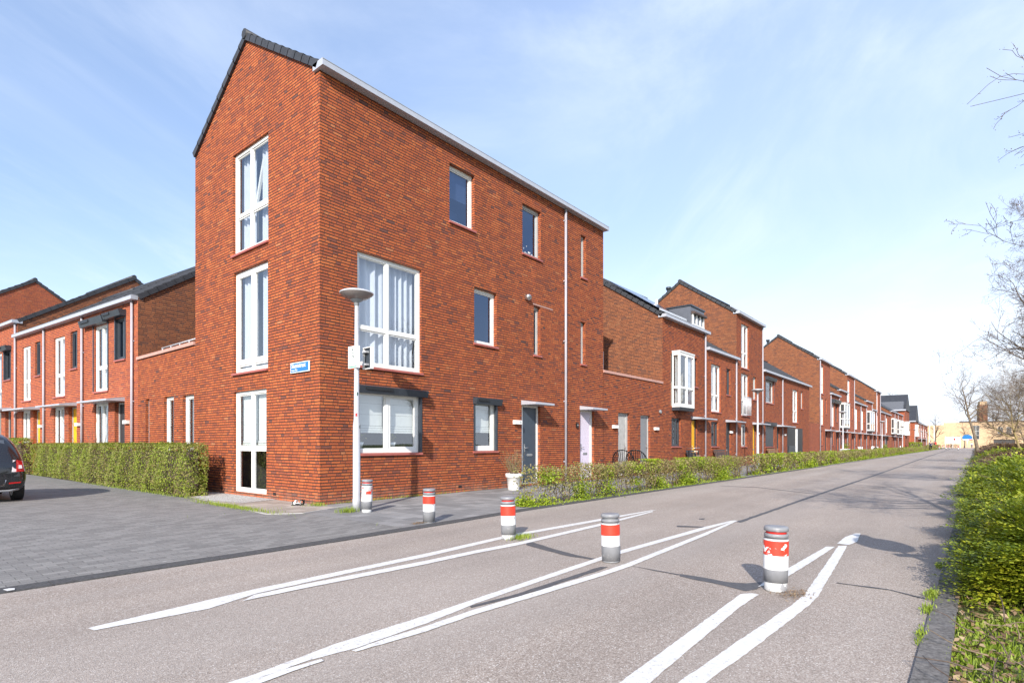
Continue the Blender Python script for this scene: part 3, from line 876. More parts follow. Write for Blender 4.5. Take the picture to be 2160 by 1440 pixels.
b = MB(); b.tube([(1.63, 1.0, 3.0), (1.63, 1.0, 4.75)], 0.05, 10, 'plastic_white'); b.build('terrace_post', K)
b = MB(); b.tube([(4.55, 0.0, 2.55), (4.55, -0.07, 2.55)], [0.07, 0.07], 12, 'pot_grey'); b.build('vent_cowl', K)

K = thing('garden_wing', 'low flat brick wing with tall narrow windows and a terrace rail left of the gable', 'outbuilding', (0, 10.20, 0), -PI / 2)
# local x = 10.2 - y ; spans 0..4.29
go = [(0.65, 0.955, 0.9, 2.59), (2.12, 2.847, 0.1, 2.575), (3.47, 4.20, 0.1, 2.545)]
w = MB(); w.facade(4.285, 0, 3.84, go, 0.12, 'brick'); c = MB(); c.face([(0, 0.25, 3.0), (4.285, 0.25, 3.0), (4.285, 6, 3.0), (0, 6, 3.0)], 'concrete'); c.build('terrace', K)
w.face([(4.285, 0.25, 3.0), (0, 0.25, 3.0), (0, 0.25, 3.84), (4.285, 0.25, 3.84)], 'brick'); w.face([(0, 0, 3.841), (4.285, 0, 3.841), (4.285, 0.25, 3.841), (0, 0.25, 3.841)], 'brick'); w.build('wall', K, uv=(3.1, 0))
c = MB(); c.box(-0.02, 4.285, -0.05, 0.30, 3.842, 3.93, 'coping'); c.build('coping', K)
window(K, *go[0], cols=(), frame='grey_frame', sill=None, rec=0.09)
window(K, *go[1], cols=(), rows=(0.42,), rec=0.08, sill=None, inside='curtain_sides'); window(K, *go[2], cols=(), rows=(0.42,), rec=0.08, sill=None, inside='curtain_sides')
r = MB()
r.tube([(0.8, 0.4, 4.18), (4.28, 0.4, 4.18)], 0.022, 8, 'galv')
for xx in np.linspace(0.85, 4.2, 6):
    r.tube([(xx, 0.4, 3.0), (xx, 0.4, 4.18)], 0.02, 6, 'galv')
r.build('railing', K)

# ================================================================== 3. LEFT ROW (side street, turned 4.93 degrees)
DEL = math.radians(4.93)
DR = Vector((-math.sin(DEL), math.cos(DEL), 0))
def row_loc(s):
    p = Vector((0, 10.2034, 0)) + DR * s
    return (p.x, p.y, 0)
ROT = -PI / 2 + DEL
def left_unit(label, s1, wid, win, nar, low, dr, can, door_col, shut=False, spout=0.0, z0=3.02, ztop=5.27):
    """s values measured away from the corner; local x = s1 - s"""
    f = lambda q: s1 - q
    ops = [(f(win[0]), f(win[1]), z0, ztop, 0.12), (f(nar[0]), f(nar[1]), 3.97, 5.33, 0.10), (f(low[0]), f(low[1]), 0.1, 2.62, 0.12), (f(dr[0]), f(dr[1]), 0.06, 2.58, 0.22)]
    H = house(label, s1, wid, 5.80, 6.4, 3.2, 7.95, loc=row_loc(s1), rotz=ROT, openings=ops, group='terraced houses of the side street', spout=f(spout), name='terraced_house', uvx=2.3,
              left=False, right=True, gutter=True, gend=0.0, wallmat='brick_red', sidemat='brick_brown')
    window(H, *ops[0][:4], cols=(0.5,), rows=(0.36,), rec=0.05, inside='curtain_sides', room='room')
    window(H, *ops[1][:4], cols=(0.6,), frame='dark_frame', rec=0.06, room='room_dark', glass='glass_high')
    window(H, *ops[2][:4], cols=(0.5,), rec=0.05, inside='curtain_sides', sill=None)
    door(H, *ops[3][:4], door_col, 'grey_frame', rec=0.12, fl=0.05, fr=0.02)
    canopy(H, f(can[0]), f(can[1]), 2.60)
    wall_light(H, f(dr[1]) + 0.22, 1.92, w=0.28)
    if shut:
        shutterbox(H, f(4.11), f(2.18), 5.28, 5.52, guides=(f(3.42), f(2.2), 3.0), depth=0.24)
        shutterbox(H, f(2.12), f(0.84), 5.34, 5.54, guides=(f(1.66), f(0.88), 3.97), depth=0.24)
    return H
LA = left_unit('low brick house with two grey roller shutter boxes, nearest the corner in the side street', 4.23, 4.23, (3.33, 2.22), (1.64, 0.90), (3.33, 2.21), (1.71, 0.95), (3.33, 0.94), 'door_dark', True, 0.30)
LB = left_unit('low brick house with a yellow door, second from the corner in the side street', 8.05, 3.82, (7.15, 6.06), (5.50, 4.86), (7.16, 6.12), (5.70, 4.92), (7.37, 4.90), 'door_yellow', False, 4.30)
LC = left_unit('low brick house with a yellow door, third from the corner in the side street', 11.42, 3.37, (10.78, 9.78), (9.25, 8.65), (10.82, 9.83), (9.45, 8.70), (11.37, 8.71), 'door_yellow', False, 8.10)
LZ = house('brick house with a higher gutter and long gable at the left edge', 17.0, 5.58, 6.45, 8.8, 4.45, 9.35, loc=row_loc(17.0), rotz=ROT, uvx=1.1, spout=5.48, group='terraced houses of the side street',
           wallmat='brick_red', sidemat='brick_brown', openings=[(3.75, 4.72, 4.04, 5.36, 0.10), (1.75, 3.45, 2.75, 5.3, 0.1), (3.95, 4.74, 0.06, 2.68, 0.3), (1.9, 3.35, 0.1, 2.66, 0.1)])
window(LZ, 3.75, 4.72, 4.04, 5.36, cols=(), frame='dark_frame', rec=0.06, room='room_dark')
window(LZ, 1.75, 3.45, 2.75, 5.3, cols=(0.5,), rows=(0.34,), rec=0.05, inside='curtain_sides'); window(LZ, 1.9, 3.35, 0.1, 2.66, rec=0.05, sill=None)
shutterbox(LZ, 3.68, 4.80, 5.30, 5.50, depth=0.24, guides=(3.78, 4.70, 4.04)); door(LZ, 3.95, 4.74, 0.06, 2.68, 'door_dark', 'grey_frame', rec=0.12); canopy(LZ, 2.8, 4.8, 2.69)
LW = house('tall brick house with a broad gable rising behind the low row at the far left', 25.5, 5.0, 8.35, 6.4, 3.1, 10.4, loc=row_loc(25.5), rotz=ROT, uvx=4.1, group='terraced houses of the side street', wallmat='brick_red', sidemat='brick_red', spout=4.8)
LV = house('low brick house between two taller ones at the far left', 20.5, 3.5, 5.80, 6.4, 3.2, 7.95, loc=row_loc(20.5), rotz=ROT, uvx=7.7, group='terraced houses of the side street', wallmat='brick_red', sidemat='brick_brown')

# ================================================================== 4. THE LONG FRONT ROW
def fwin(H, x0, x1, z0, z1, frame='white_frame', cols=(0.5,), rows=(0.35,), sill='sill_red', near=False, glass=None, rec=0.08, **kw):
    return window(H, x0, x1, z0, z1, cols=cols, rows=rows, frame=frame, sill=sill, far=not near, rec=rec, glass=glass or ('glass' if near else 'glass_far'), **kw)

# --- house with bay window and dormer
o2 = [(0.85, 1.55 + 1.08, 2.85, 5.10, 0.05), (3.47, 3.82, 3.88, 5.20), (0.91, 1.89, 1.12, 2.35), (3.12, 3.76, 0.06, 2.36)]
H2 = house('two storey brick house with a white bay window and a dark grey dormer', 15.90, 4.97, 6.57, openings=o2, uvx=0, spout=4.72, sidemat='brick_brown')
fwin(H2, *o2[1][:4], frame='dark_frame', cols=(), rows=(), near=True, room='room_dark'); fwin(H2, *o2[2][:4], frame='dark_frame', cols=(0.33, 0.66), rows=(), near=True, room='room_dark')
door(H2, *o2[3][:4], 'door_yellow', 'dark_frame', fl=0.03, fr=0.10, rec=0.06); canopy(H2, 3.05, 5.0, 2.36)
def bay(H, x0, x1, z0, z1, dp, near=True, glass='glass'):
    b = MB(); fw = 0.09
    for xx in (x0, (x0 + x1) / 2 - fw / 2, x1 - fw):
        b.box(xx, xx + fw, -dp, -dp + 0.09, z0, z1, 'white_frame')
    zt = z0 + (z1 - z0) * 0.36
    for z, h in ((z0, 0.16), (zt - 0.05, 0.1), (z1 - 0.13, 0.13)):
        b.box(x0 + fw, (x0 + x1) / 2 - fw / 2, -dp + 0.004, -dp + 0.086, z + 0.002, z + h - 0.002, 'white_frame'); b.box((x0 + x1) / 2 + fw / 2, x1 - fw, -dp + 0.004, -dp + 0.086, z + 0.002, z + h - 0.002, 'white_frame')
        b.box(x0 + 0.004, x0 + 0.086, -dp + 0.09, -0.05, z + 0.002, z + h - 0.002, 'white_frame'); b.box(x1 - 0.086, x1 - 0.004, -dp + 0.09, -0.05, z + 0.002, z + h - 0.002, 'white_frame')
    b.box(x0, x0 + fw, -0.05, 0, z0, z1, 'white_frame'); b.box(x1 - fw, x1, -0.05, 0, z0, z1, 'white_frame')
    b.box(x0 - 0.02, x1 + 0.02, -dp - 0.02, 0, z1 + 0.001, z1 + 0.06, 'white_frame')
    o = b.build('bay_window', H)
    g = MB(); q = 0.045
    g.face([(x0 + q, -dp + q, z0 + .05), (x1 - q, -dp + q, z0 + .05), (x1 - q, -dp + q, z1 - .03), (x0 + q, -dp + q, z1 - .03)], glass)
    g.face([(x0 + q, 0, z0 + .05), (x0 + q, -dp + q, z0 + .05), (x0 + q, -dp + q, z1 - .03), (x0 + q, 0, z1 - .03)], glass)
    g.face([(x1 - q, -dp + q, z0 + .05), (x1 - q, 0, z0 + .05), (x1 - q, 0, z1 - .03), (x1 - q, -dp + q, z1 - .03)], glass)
    g.build('pane', o)
    s = MB(); s.prism([(x0 - .01, 0, z0 - 0.14), (x0 - .01, -dp + 0.03, z0 - 0.14), (x0 - .01, -dp - 0.01, z0 - 0.002), (x0 - .01, 0, z0 - 0.002)], (x1 - x0 + .02, 0, 0), 'anthracite'); s.build('bay_base', o)
    if near:
        r = MB(); a, b2, e, h = x0 + 0.05, x1 - 0.05, z0, z1
        for fpts in ([(a - .2, 1.2, e), (b2 + .2, 1.2, e), (b2 + .2, 1.2, h), (a - .2, 1.2, h)], [(a, -dp + .1, e + .02), (b2, -dp + .1, e + .02), (b2, 1.2, e + .02), (a, 1.2, e + .02)], [(a, 0.06, e), (a, 1.2, e), (a, 1.2, h), (a, 0.06, h)], [(b2, 1.2, e), (b2, 0.06, e), (b2, 0.06, h), (b2, 1.2, h)], [(a, 1.2, h), (b2, 1.2, h), (b2, 0, h), (a, 0, h)]):
            r.face(fpts, 'room')
        r.build('interior', o)
        c = MB(); c.box(x0 + 0.12, x0 + 0.5, -0.1, -0.09, z0 + 0.1, z1 - 0.15, 'blind'); c.box(x1 - 0.55, x1 - 0.1, -dp + 0.14, -dp + 0.15, z0 + 0.9, z1 - 0.15, 'curtain'); c.build('curtain', o)
    return o
bay(H2, 0.957, 2.58, 2.80, 5.15, 0.35)
dm = MB()
dm.box(3.30, 4.99, 0.12, 2.0, 6.60, 7.61, 'dormer_grey'); dm.box(3.26, 5.03, 0.07, 2.05, 7.612, 7.68, 'anthracite')
dob = dm.build('dormer', H2)
d = MB()
for xx in (3.46, 3.90, 4.34, 4.76):
    d.box(xx, xx + 0.10, 0.06, 0.115, 6.82, 7.27, 'white_frame')
d.box(3.44, 4.88, 0.05, 0.117, 6.76, 6.82, 'white_frame'); d.box(3.56, 4.76, 0.10, 0.117, 6.82, 7.27, 'glass_far')
d.prism([(3.40, 0.118, 7.27), (3.40, 0.118, 7.40), (3.40, -0.06, 7.36), (3.40, -0.08, 7.27)], (1.52, 0, 0), 'wood_dark')
d.build('window', dob)
def solar(H, x0, x1, eave, sl, ya, yb, nx=3):
    p = MB()
    w_ = (x1 - x0) / nx
    for k in range(nx):
        for a, b_ in ((ya, (ya + yb) / 2 - 0.02), ((ya + yb) / 2 + 0.02, yb)):
            P = [(x0 + w_ * k, a, eave + sl * a + 0.19), (x0 + w_ * (k + 1) - 0.02, a, eave + sl * a + 0.19), (x0 + w_ * (k + 1) - 0.02, b_, eave + sl * b_ + 0.19), (x0 + w_ * k, b_, eave + sl * b_ + 0.19)]
            p.prism(P, (0, 0, 0.035), 'solar')
    p.box(x0, x1, ya - 0.03, ya, eave + sl * ya + 0.14, eave + sl * ya + 0.23, 'galv')
    return p.build('solar_panels', H)
solar(H2, 0.25, 3.1, 6.57, 0.66, 0.25, 2.6, 3)
b = MB(); b.tube([(3.1, 1.7, 7.6), (3.1, 1.7, 8.1)], 0.06, 10, 'plastic_white'); b.build('vent_pipe', H2)

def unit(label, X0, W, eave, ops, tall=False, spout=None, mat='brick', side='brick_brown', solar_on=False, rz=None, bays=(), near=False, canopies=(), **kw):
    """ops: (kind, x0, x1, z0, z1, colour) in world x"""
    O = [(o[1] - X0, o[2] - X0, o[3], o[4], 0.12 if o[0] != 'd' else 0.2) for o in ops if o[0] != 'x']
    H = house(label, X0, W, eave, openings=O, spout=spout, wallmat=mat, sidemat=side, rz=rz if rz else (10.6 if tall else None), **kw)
    for o in ops:
        a, b_, c, d = o[1] - X0, o[2] - X0, o[3], o[4]
        if o[0] == 'w':   # tall white french window
            fwin(H, a, b_, c, d, near=near, glass='glass_white' if not near else 'glass', inside='curtain_sides' if near else None)
        elif o[0] == 'g':
            fwin(H, a, b_, c, d, frame='dark_frame' if len(o) < 6 else o[5], cols=(0.5,), rows=(), near=near, room='room_dark')
        elif o[0] == 'n':
            fwin(H, a, b_, c, d, frame='dark_frame' if len(o) < 6 else o[5], cols=(), rows=(), near=near, room='room_dark')
        elif o[0] == 'd':
            door(H, a, b_, c, d, o[5], 'dark_frame', rec=0.06, fl=0.03, fr=0.08, far=not near, slot=near)
    for ca in canopies:
        canopy(H, ca[0] - X0, ca[1] - X0, 2.36)
    for q in bays:
        bay(H, q[0] - X0, q[1] - X0, 2.80, 5.15, 0.42, near=False, glass='glass_far')
    if solar_on:
        solar(H, 0.5, W - 0.3, eave, 0.66, 0.5, 2.7, max(2, int(W / 1.2)))
    for k, ca in enumerate(canopies):
        if near: wall_light(H, ca[1] - X0 - 0.95, 1.85, w=0.24) if k == 0 else None
    return H
H3 = unit('low brick house between the bay window house and the first tall house', 20.87, 4.46, 5.84,
          [('w', 21.52, 22.87, 2.83, 5.19), ('n', 23.72, 24.36, 3.80, 5.17), ('g', 21.52, 22.54, 1.10, 2.33), ('d', 23.68, 24.36, 0.06, 2.34, 'door_dark')], spout=4.30, near=True, canopies=[(23.6, 25.3)], left=False, right=False)
H4 = unit('tall three storey brick house with a balcony rail beyond the bay window', 25.33, 4.87, 8.40,
          [('w', 26.14, 27.49, 5.49, 7.95), ('w', 26.14, 27.49, 2.82, 5.17), ('n', 28.30, 28.94, 3.83, 5.16, 'grey_frame'), ('g', 26.14, 27.08, 1.08, 2.33, 'grey_frame'), ('d', 28.26, 28.90, 0.06, 2.36, 'door_yellow')],
          tall=True, spout=4.74, solar_on=True, near=True, canopies=[(28.2, 30.1)])
r = MB()
for z in (2.86, 3.86):
    r.tube([(0.78, -0.12, z), (2.2, -0.12, z)], 0.02, 6, 'galv')
for xx in np.linspace(0.78, 2.2, 15):
    r.tube([(xx, -0.12, 2.86), (xx, -0.12, 3.86)], 0.012, 5, 'galv')
r.build('balcony_rail', H4)
b = MB(); b.tube([(0.9, 4.3, 9.6), (0.9, 4.3, 10.55)], 0.11, 10, 'anthracite'); b.tube([(0.9, 4.3, 10.56), (0.9, 4.3, 10.7)], 0.16, 10, 'anthracite'); b.build('vent_pipe', H4)
H5 = unit('wide low brick house with a closed roller shutter and an open carport', 30.23, 12.6, 5.72,
          [('n', 30.87, 32.69, 3.80, 5.22, 'grey_frame'), ('d', 33.43, 34.06, 0.06, 2.38, 'door_dark'), ('w', 37.59, 39.17, 2.77, 5.13), ('n', 40.10, 40.72, 3.86, 5.15, 'grey_frame'), ('n', 30.85, 32.69, 1.06, 2.35, 'anthracite')],
          spout=4.45, near=True, canopies=[(33.3, 36.3)], left=False, solar_on=False)
shutterbox(H5, 0.55, 2.6, 5.20, 5.42, depth=0.2, guides=(0.62, 2.5, 3.8)); shutterbox(H5, 0.52, 2.6, 2.34, 2.58, depth=0.2)
b = MB(); b.box(0.66, 2.43, 0.02, 0.06, 1.07, 2.34, 'anthracite')
for z in np.arange(1.1, 2.32, 0.075): b.box(0.66, 2.43, 0.012, 0.02, z, z + 0.06, 'anthracite')
b.build('roller_shutter', H5)
b = MB(); b.box(5.85, 10.35, -0.004, 0.0, 0.0, 2.31, 'black'); b.box(5.85, 10.35, -0.004, -0.001, 2.31, 2.36, 'black'); b.box(8.2, 8.6, -0.05, -0.004, 0, 2.30, 'plastic_white'); b.box(6.2, 8.1, -0.03, -0.004, 0.0, 1.1, 'anthracite'); b.build('carport_shade_and_post', H5)  # black sheet paints the shade inside the open carport; white post before it
H6 = unit('tall brick house beyond the carport, a glass block window in its side wall', 46.53, 4.47, 8.33,
          [('w', 46.83, 48.23, 5.49, 7.87), ('w', 46.83, 48.23, 2.83, 5.12), ('n', 48.97, 49.57, 3.86, 5.13), ('g', 46.83, 47.78, 1.14, 2.33), ('d', 48.9, 49.7, 0.06, 2.33, 'door_dark')],
          tall=True, spout=0.1, solar_on=True, canopies=[(48.8, 51.0)], mat='brick_red')
b = MB(Matrix.Rotation(-PI / 2, 4, 'Z')); b.box(-3.4, -1.0, -0.03, 0, 3.82, 4.55, 'glass_white'); b.box(-3.5, -0.9, -0.06, 0, 3.74, 3.82, 'concrete')
for k in range(1, 9): b.box(-3.4 + 0.267 * k - 0.012, -3.4 + 0.267 * k + 0.012, -0.034, -0.03, 3.82, 4.55, 'concrete')
b.build('glass_block_window', H6)
b = MB(); b.tube([(0.9, 4.3, 9.5), (0.9, 4.3, 10.4)], 0.11, 10, 'anthracite'); b.tube([(0.9, 4.3, 10.41), (0.9, 4.3, 10.55)], 0.16, 10, 'anthracite'); b.build('vent_pipe', H6)
# brick passage between the carport house and the tall house
K = thing('passage_wall', 'plain brick wall closing the gap beside the carport', 'wall', (42.84, 0, 0))
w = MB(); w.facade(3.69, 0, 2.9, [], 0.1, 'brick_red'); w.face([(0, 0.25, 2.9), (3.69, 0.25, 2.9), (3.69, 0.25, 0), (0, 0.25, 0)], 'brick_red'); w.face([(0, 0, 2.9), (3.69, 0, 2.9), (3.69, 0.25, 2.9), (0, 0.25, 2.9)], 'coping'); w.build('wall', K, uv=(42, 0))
H7 = unit('narrow low brick house with a grey shutter box beside the tall house with glass blocks', 51.0, 4.36, 5.75, [('w', 51.9, 53.0, 2.8, 5.0), ('n', 53.6, 54.6, 3.3, 5.0), ('g', 51.9, 52.8, 1.1, 2.33), ('d', 53.9, 54.7, 0.06, 2.33, 'door_dark')], spout=[0.12, 4.2], canopies=[(53.5, 55.3)], mat='brick_red', left=False, right=False)
shutterbox(H7, 0.5, 4.0, 4.95, 5.3, depth=0.3)
H8 = unit('mid height brick house with a white bay window hanging behind a street lamp', 55.36, 4.34, 6.40, [('g', 56.2, 57.3, 1.1, 2.33), ('d', 58.2, 59.0, 0.06, 2.33, 'door_dark')], bays=[(55.9, 58.6)], spout=4.1, canopies=[(57.9, 59.7)], mat='brick_red')
H9 = unit('tall three storey brick house, third of the tall houses along the road', 59.70, 4.30, 8.28, [('w', 60.06, 61.47, 5.49, 7.8), ('w', 60.06, 61.6, 2.85, 5.1), ('n', 62.4, 63.1, 3.8, 5.1), ('g', 60.2, 61.2, 1.1, 2.3), ('d', 62.4, 63.3, 0.06, 2.3, 'door_dark')], tall=True, spout=4.2, solar_on=True, canopies=[(62.1, 64.0)], mat='brick_red')
H10 = unit('wide low brick house of two units right of the third tall house', 64.0, 8.70, 5.70, [('w', 64.6, 66.3, 2.8, 5.1), ('w', 68.9, 70.6, 2.8, 5.1), ('n', 67.0, 67.6, 3.8, 5.1), ('n', 71.2, 71.8, 3.8, 5.1), ('g', 64.8, 65.8, 1.1, 2.3), ('d', 67.0, 67.8, 0.06, 2.3, 'door_dark'), ('g', 69.0, 70.0, 1.1, 2.3), ('d', 71.2, 72.0, 0.06, 2.3, 'door_dark')], spout=[4.35, 8.6], canopies=[(66.6, 68.4), (70.9, 72.7)], mat='brick_red', left=False, right=False)
H11 = unit('mid height brick house with a white bay window and no lamp in front', 72.70, 4.80, 6.36, [('g', 73.4, 74.4, 1.1, 2.3), ('d', 75.6, 76.5, 0.06, 2.3, 'door_dark')], bays=[(73.1, 76.6)], spout=4.65, canopies=[(75.2, 77.4)], mat='brick_red')
H12 = unit('narrow low brick house squeezed before the fourth tall house', 77.5, 3.87, 5.55, [('n', 79.3, 80.1, 3.8, 5.1), ('d', 79.3, 80.2, 0.06, 2.3, 'door_dark')], spout=3.7, canopies=[(78.9, 80.9)], mat='brick_red', left=False, right=False)
H13 = unit('tall three storey brick house, farthest of the tall houses along the road', 81.37, 4.2, 8.20, [('w', 81.8, 83.4, 5.4, 7.8), ('w', 81.8, 83.4, 2.8, 5.1), ('g', 81.9, 83.0, 1.1, 2.3), ('d', 84.0, 84.9, 0.06, 2.3, 'door_dark')], tall=True, spout=[0.2, 4.0], canopies=[(83.6, 85.5)], mat='brick_red')
H14 = unit('wide low brick house with a carport, beyond the farthest tall house', 85.6, 12.0, 5.62, [('w', 92.2, 93.9, 2.8, 5.1), ('d', 88.6, 89.6, 0.06, 2.3, 'door_dark'), ('d', 91.2, 94.6, 0.06, 2.28, 'room_dark')], spout=[5.0], canopies=[(88.0, 95.0)], mat='brick_red', left=False, right=False)  # wide room_dark door slab paints the shaded inside of the carport
H15 = unit('pair of mid height brick houses with white bay windows, beyond the second carport', 98.5, 18.1, 6.3, [('d', 101.0, 102.0, 0.06, 2.3, 'door_dark'), ('d', 104.5, 105.4, 0.06, 2.3, 'door_dark'), ('n', 103.0, 104.0, 3.8, 5.0), ('d', 111.0, 112.0, 0.06, 2.3, 'door_dark')], bays=[(98.8, 102.8), (106.4, 110.6), (112.0, 116.3)], spout=[5.0, 10.0, 17.8], canopies=[(100.5, 106.0), (110.6, 112.6)], mat='brick_red')
# across the far junction: two houses whose roof slopes face the camera
for (x, yw, dep, ea, rz_, lab) in ((118.0, 9.5, 9.0, 7.35, 10.5, 'far brick house with a steep dark roof above a grey dormer'),
                                (140.0, 9.5, 9.0, 6.0, 9.6, 'farther brick house with a dark slate roof and a white skylight')):
    H = thing('far_house', lab, 'house', (x, -0.2, 0), 0, 'far houses beyond the junction')
    w = MB(); w.box(0, dep, 0, yw, 0, ea, 'brick_red'); w.build('wall', H, uv=(0, 0))
    r = MB(); r.prism([(-0.3, -0.15, ea), (dep / 2, -0.15, rz_), (dep + 0.3, -0.15, ea)], (0, yw + 0.3, 0), 'tile'); r.build('roof', H)
    r = MB(); r.box(-0.45, -0.25, -0.2, yw + 0.3, ea - 0.1, ea + 0.14, 'gutter_zinc'); r.build('gutter', H)
    b = MB(); b.box(0.2, 1.6, 1.4, 2.4, ea + 0.9, ea + 1.6, 'plastic_white') if ea < 7 else b.box(-0.1, 2.4, 0.2, 4.6, ea + 0.16, ea + 1.6, 'dormer_grey'); b.build('skylight' if ea < 7 else 'dormer', H)
    b = MB(); b.box(0.6, 3.8, -0.5, 0, 2.8, 5.3, 'plastic_white'); b.box(1.3, 3.2, -0.52, -0.5, 3.6, 5.0, 'glass_far'); b.build('bay_window', H)
H = unit('last low brick house at the far end of the row, with three tall white windows', 149.5, 36.0, 6.0, [('w', 152, 154, 2.8, 5.1), ('w', 157, 159, 2.8, 5.1), ('w', 162, 164, 2.8, 5.1), ('w', 168, 170.5, 2.8, 5.1), ('w', 176, 178.5, 2.8, 5.1)], spout=[10, 20], canopies=[(150.5, 184)], mat='brick_red')

# ================================================================== 5. GROUND
def sheet(name, pts, z, mat, kind='structure', thick=0.0):
    b = MB()
    P = [(p[0], p[1], z) for p in pts]
    b.face(P, mat)
    o = b.build(name)
    # wind upwards
    if o.data.polygons[0].normal.z < 0:
        o.data.flip_normals()
    o['kind'] = kind
    return o
sheet('ground', [(-700, -700), (1500, -700), (1500, 900), (-700, 900)], -0.03, 'terrain')
sheet('road', [(-90, -9.82), (260, -9.82), (260, -3.72), (-90, -3.72)], 0.0, 'asphalt')
sheet('side_street', [(-60, -3.80), (-5, -3.80), (-2.2, -3.78), (-0.90, -3.74), (-0.90, 3.9), (-1.05, 3.9), (-1.0, 60), (-60, 60)], 0.004, 'paver_grey')
sheet('corner_apron', [(-0.92, 4.2), (-1.157, 1.633), (-1.409, -0.585), (-0.92, -0.97), (0.0, -0.66), (0.0, 5.6)], 0.009, 'paver_tan')
sheet('front_pavement', [(-0.90, -3.74), (2, -3.60), (118, -3.60), (118, 0.3), (0.0, 0.3), (0.0, -0.02), (-0.90, -0.97)], 0.005, 'paver_walk')
sheet('front_garden', [(-1.0, 4.4), (-1.0, 45), (-5.0, 45), (0.0, 10), (0.05, 4.4)], 0.0, 'soil')
sheet('gravel_bed', [(-0.80, 1.55), (0.0, 1.7), (0.0, 4.6), (-0.62, 4.2), (-0.95, 3.55), (-1.02, 2.6)], 0.014, 'gravel')
# kerbs: left one is flush, right one stands proud in broken stones
def kerb(name, pts, w, h, mat, length=1.0, jit=0.0, z=-0.02):
    b = MB()
    rnd = random.Random(3)
    for p, q in zip(pts[:-1], pts[1:]):
        P = Vector((*p, 0)); Q = Vector((*q, 0)); d = (Q - P); L = d.length; d.normalize(); n = Vector((-d.y, d.x, 0))
        k = max(1, int(L / length))
        for i in range(k):
            a = P + d * (L * i / k + 0.004); c = P + d * (L * (i + 1) / k - 0.004)
            off = n * rnd.uniform(-jit, jit); hz = h + rnd.uniform(-jit, jit) * 0.4
            a = a + off; c = c + off
            b.prism([tuple(a) [:2] + (z,), tuple(c)[:2] + (z,), tuple(c + n * w)[:2] + (z,), tuple(a + n * w)[:2] + (z,)], (0, 0, hz - z), mat)
    o = b.build(name); o['kind'] = 'structure'
    return o
kerb('left_kerb', [(-60, -3.93), (-5, -3.93), (-2.2, -3.92), (0, -3.84), (2, -3.72), (30, -3.72)], 0.21, 0.012, 'kerb_black', 1.0, 0.004)
kerb('far_kerb', [(30, -3.72), (240, -3.72)], 0.15, 0.03, 'kerb_dark', 5.0)
kerb('right_kerb', [(-8, -9.97), (34, -9.97)], 0.15, 0.016, 'kerb_dark', 1.0, 0.012)
kerb('far_right_kerb', [(34, -10.0), (240, -9.9)], 0.2, 0.03, 'kerb_dark', 5.0)
kerb('apron_edge', [(-0.95, 3.57), (-1.157, 1.633), (-1.409, -0.585), (-0.92, -0.97), (0.7, -0.40)], 0.05, 0.014, 'concrete', 0.9)

def ragged(pts, amp=0.008, step=0.12, rnd=random.Random(5)):
    out = []
    for p, q in zip(pts, pts[1:] + pts[:1]):
        L = math.hypot(q[0] - p[0], q[1] - p[1]); n = max(1, int(L / step))
        for i in range(n):
            t = i / n
            out.append((p[0] + (q[0] - p[0]) * t + rnd.uniform(-amp, amp), p[1] + (q[1] - p[1]) * t + rnd.uniform(-amp, amp)))
    return out
def marking(name, pts, z=0.004, mat='road_paint', amp=0.003):
    return sheet(name, ragged(pts, amp if mat == 'tar' else min(amp, 0.0035), 0.12 if mat == 'tar' else 0.05), z, mat)
marking('road_marking', [(-5.147, -5.525), (-3.943, -5.386), (-2.952, -5.36), (-1.992, -5.339), (-0.597, -5.239), (-0.231, -5.235), (1.866, -5.346), (3.388, -5.449), (3.535, -5.51), (1.615, -5.471), (-0.417, -5.357), (-0.752, -5.371), (-2.135, -5.478), (-3.044, -5.491), (-4.019, -5.535), (-4.45, -5.68), (-5.135, -5.613)])
marking('road_marking', [(-4.05, -5.565), (-3.617, -5.564), (-2.277, -5.634), (-1.545, -5.643), (-0.777, -5.69), (1.379, -5.627), (3.0, -5.545), (3.3, -5.53), (3.169, -5.601), (1.157, -5.755), (-0.918, -5.816), (-1.677, -5.766), (-2.394, -5.764), (-3.712, -5.69), (-4.2, -5.675)], 0.006)
marking('road_marking', [(-5.6, -7.12), (-4.811, -7.115), (-4.275, -7.049), (-3.551, -7.046), (-3.013, -7.02), (-0.88, -6.936), (-0.44, -6.923), (1.963, -6.987), (2.88, -7.064), (3.014, -7.129), (1.734, -7.092), (-0.604, -7.022), (-1.03, -7.033), (-3.092, -7.114), (-3.656, -7.182), (-4.259, -7.206), (-4.521, -7.164), (-4.778, -7.181), (-5.6, -7.22)])
marking('road_marking', [(-5.6, -7.225), (-4.819, -7.187), (-4.676, -7.182), (-4.468, -7.208), (-4.477, -7.241), (-4.653, -7.24), (-5.6, -7.30)], 0.006)
marking('road_marking', [(-4.281, -7.225), (-4.0, -7.212), (-3.705, -7.227), (-3.222, -7.216), (-2.542, -7.261), (-1.593, -7.316), (-1.1, -7.319), (1.394, -7.2), (2.848, -7.112), (2.928, -7.156), (1.196, -7.294), (-1.207, -7.415), (-1.712, -7.405), (-2.634, -7.35), (-3.298, -7.305), (-3.77, -7.309), (-4.059, -7.286), (-4.278, -7.256)], 0.006)
marking('road_marking', [(-5.0, -8.705), (-3.647, -8.66), (-1.532, -8.592), (-1.446, -8.654), (-1.45, -8.71), (-1.923, -8.706), (-3.574, -8.78), (-5.0, -8.82)])
marking('road_marking', [(-1.195, -8.632), (-0.803, -8.615), (-0.6, -8.625), (-0.7, -8.715), (-1.025, -8.70)])
marking('road_marking', [(-0.6, -8.64), (0.316, -8.665), (1.294, -8.699), (1.344, -8.78), (0.123, -8.757), (-0.674, -8.735)], 0.005)
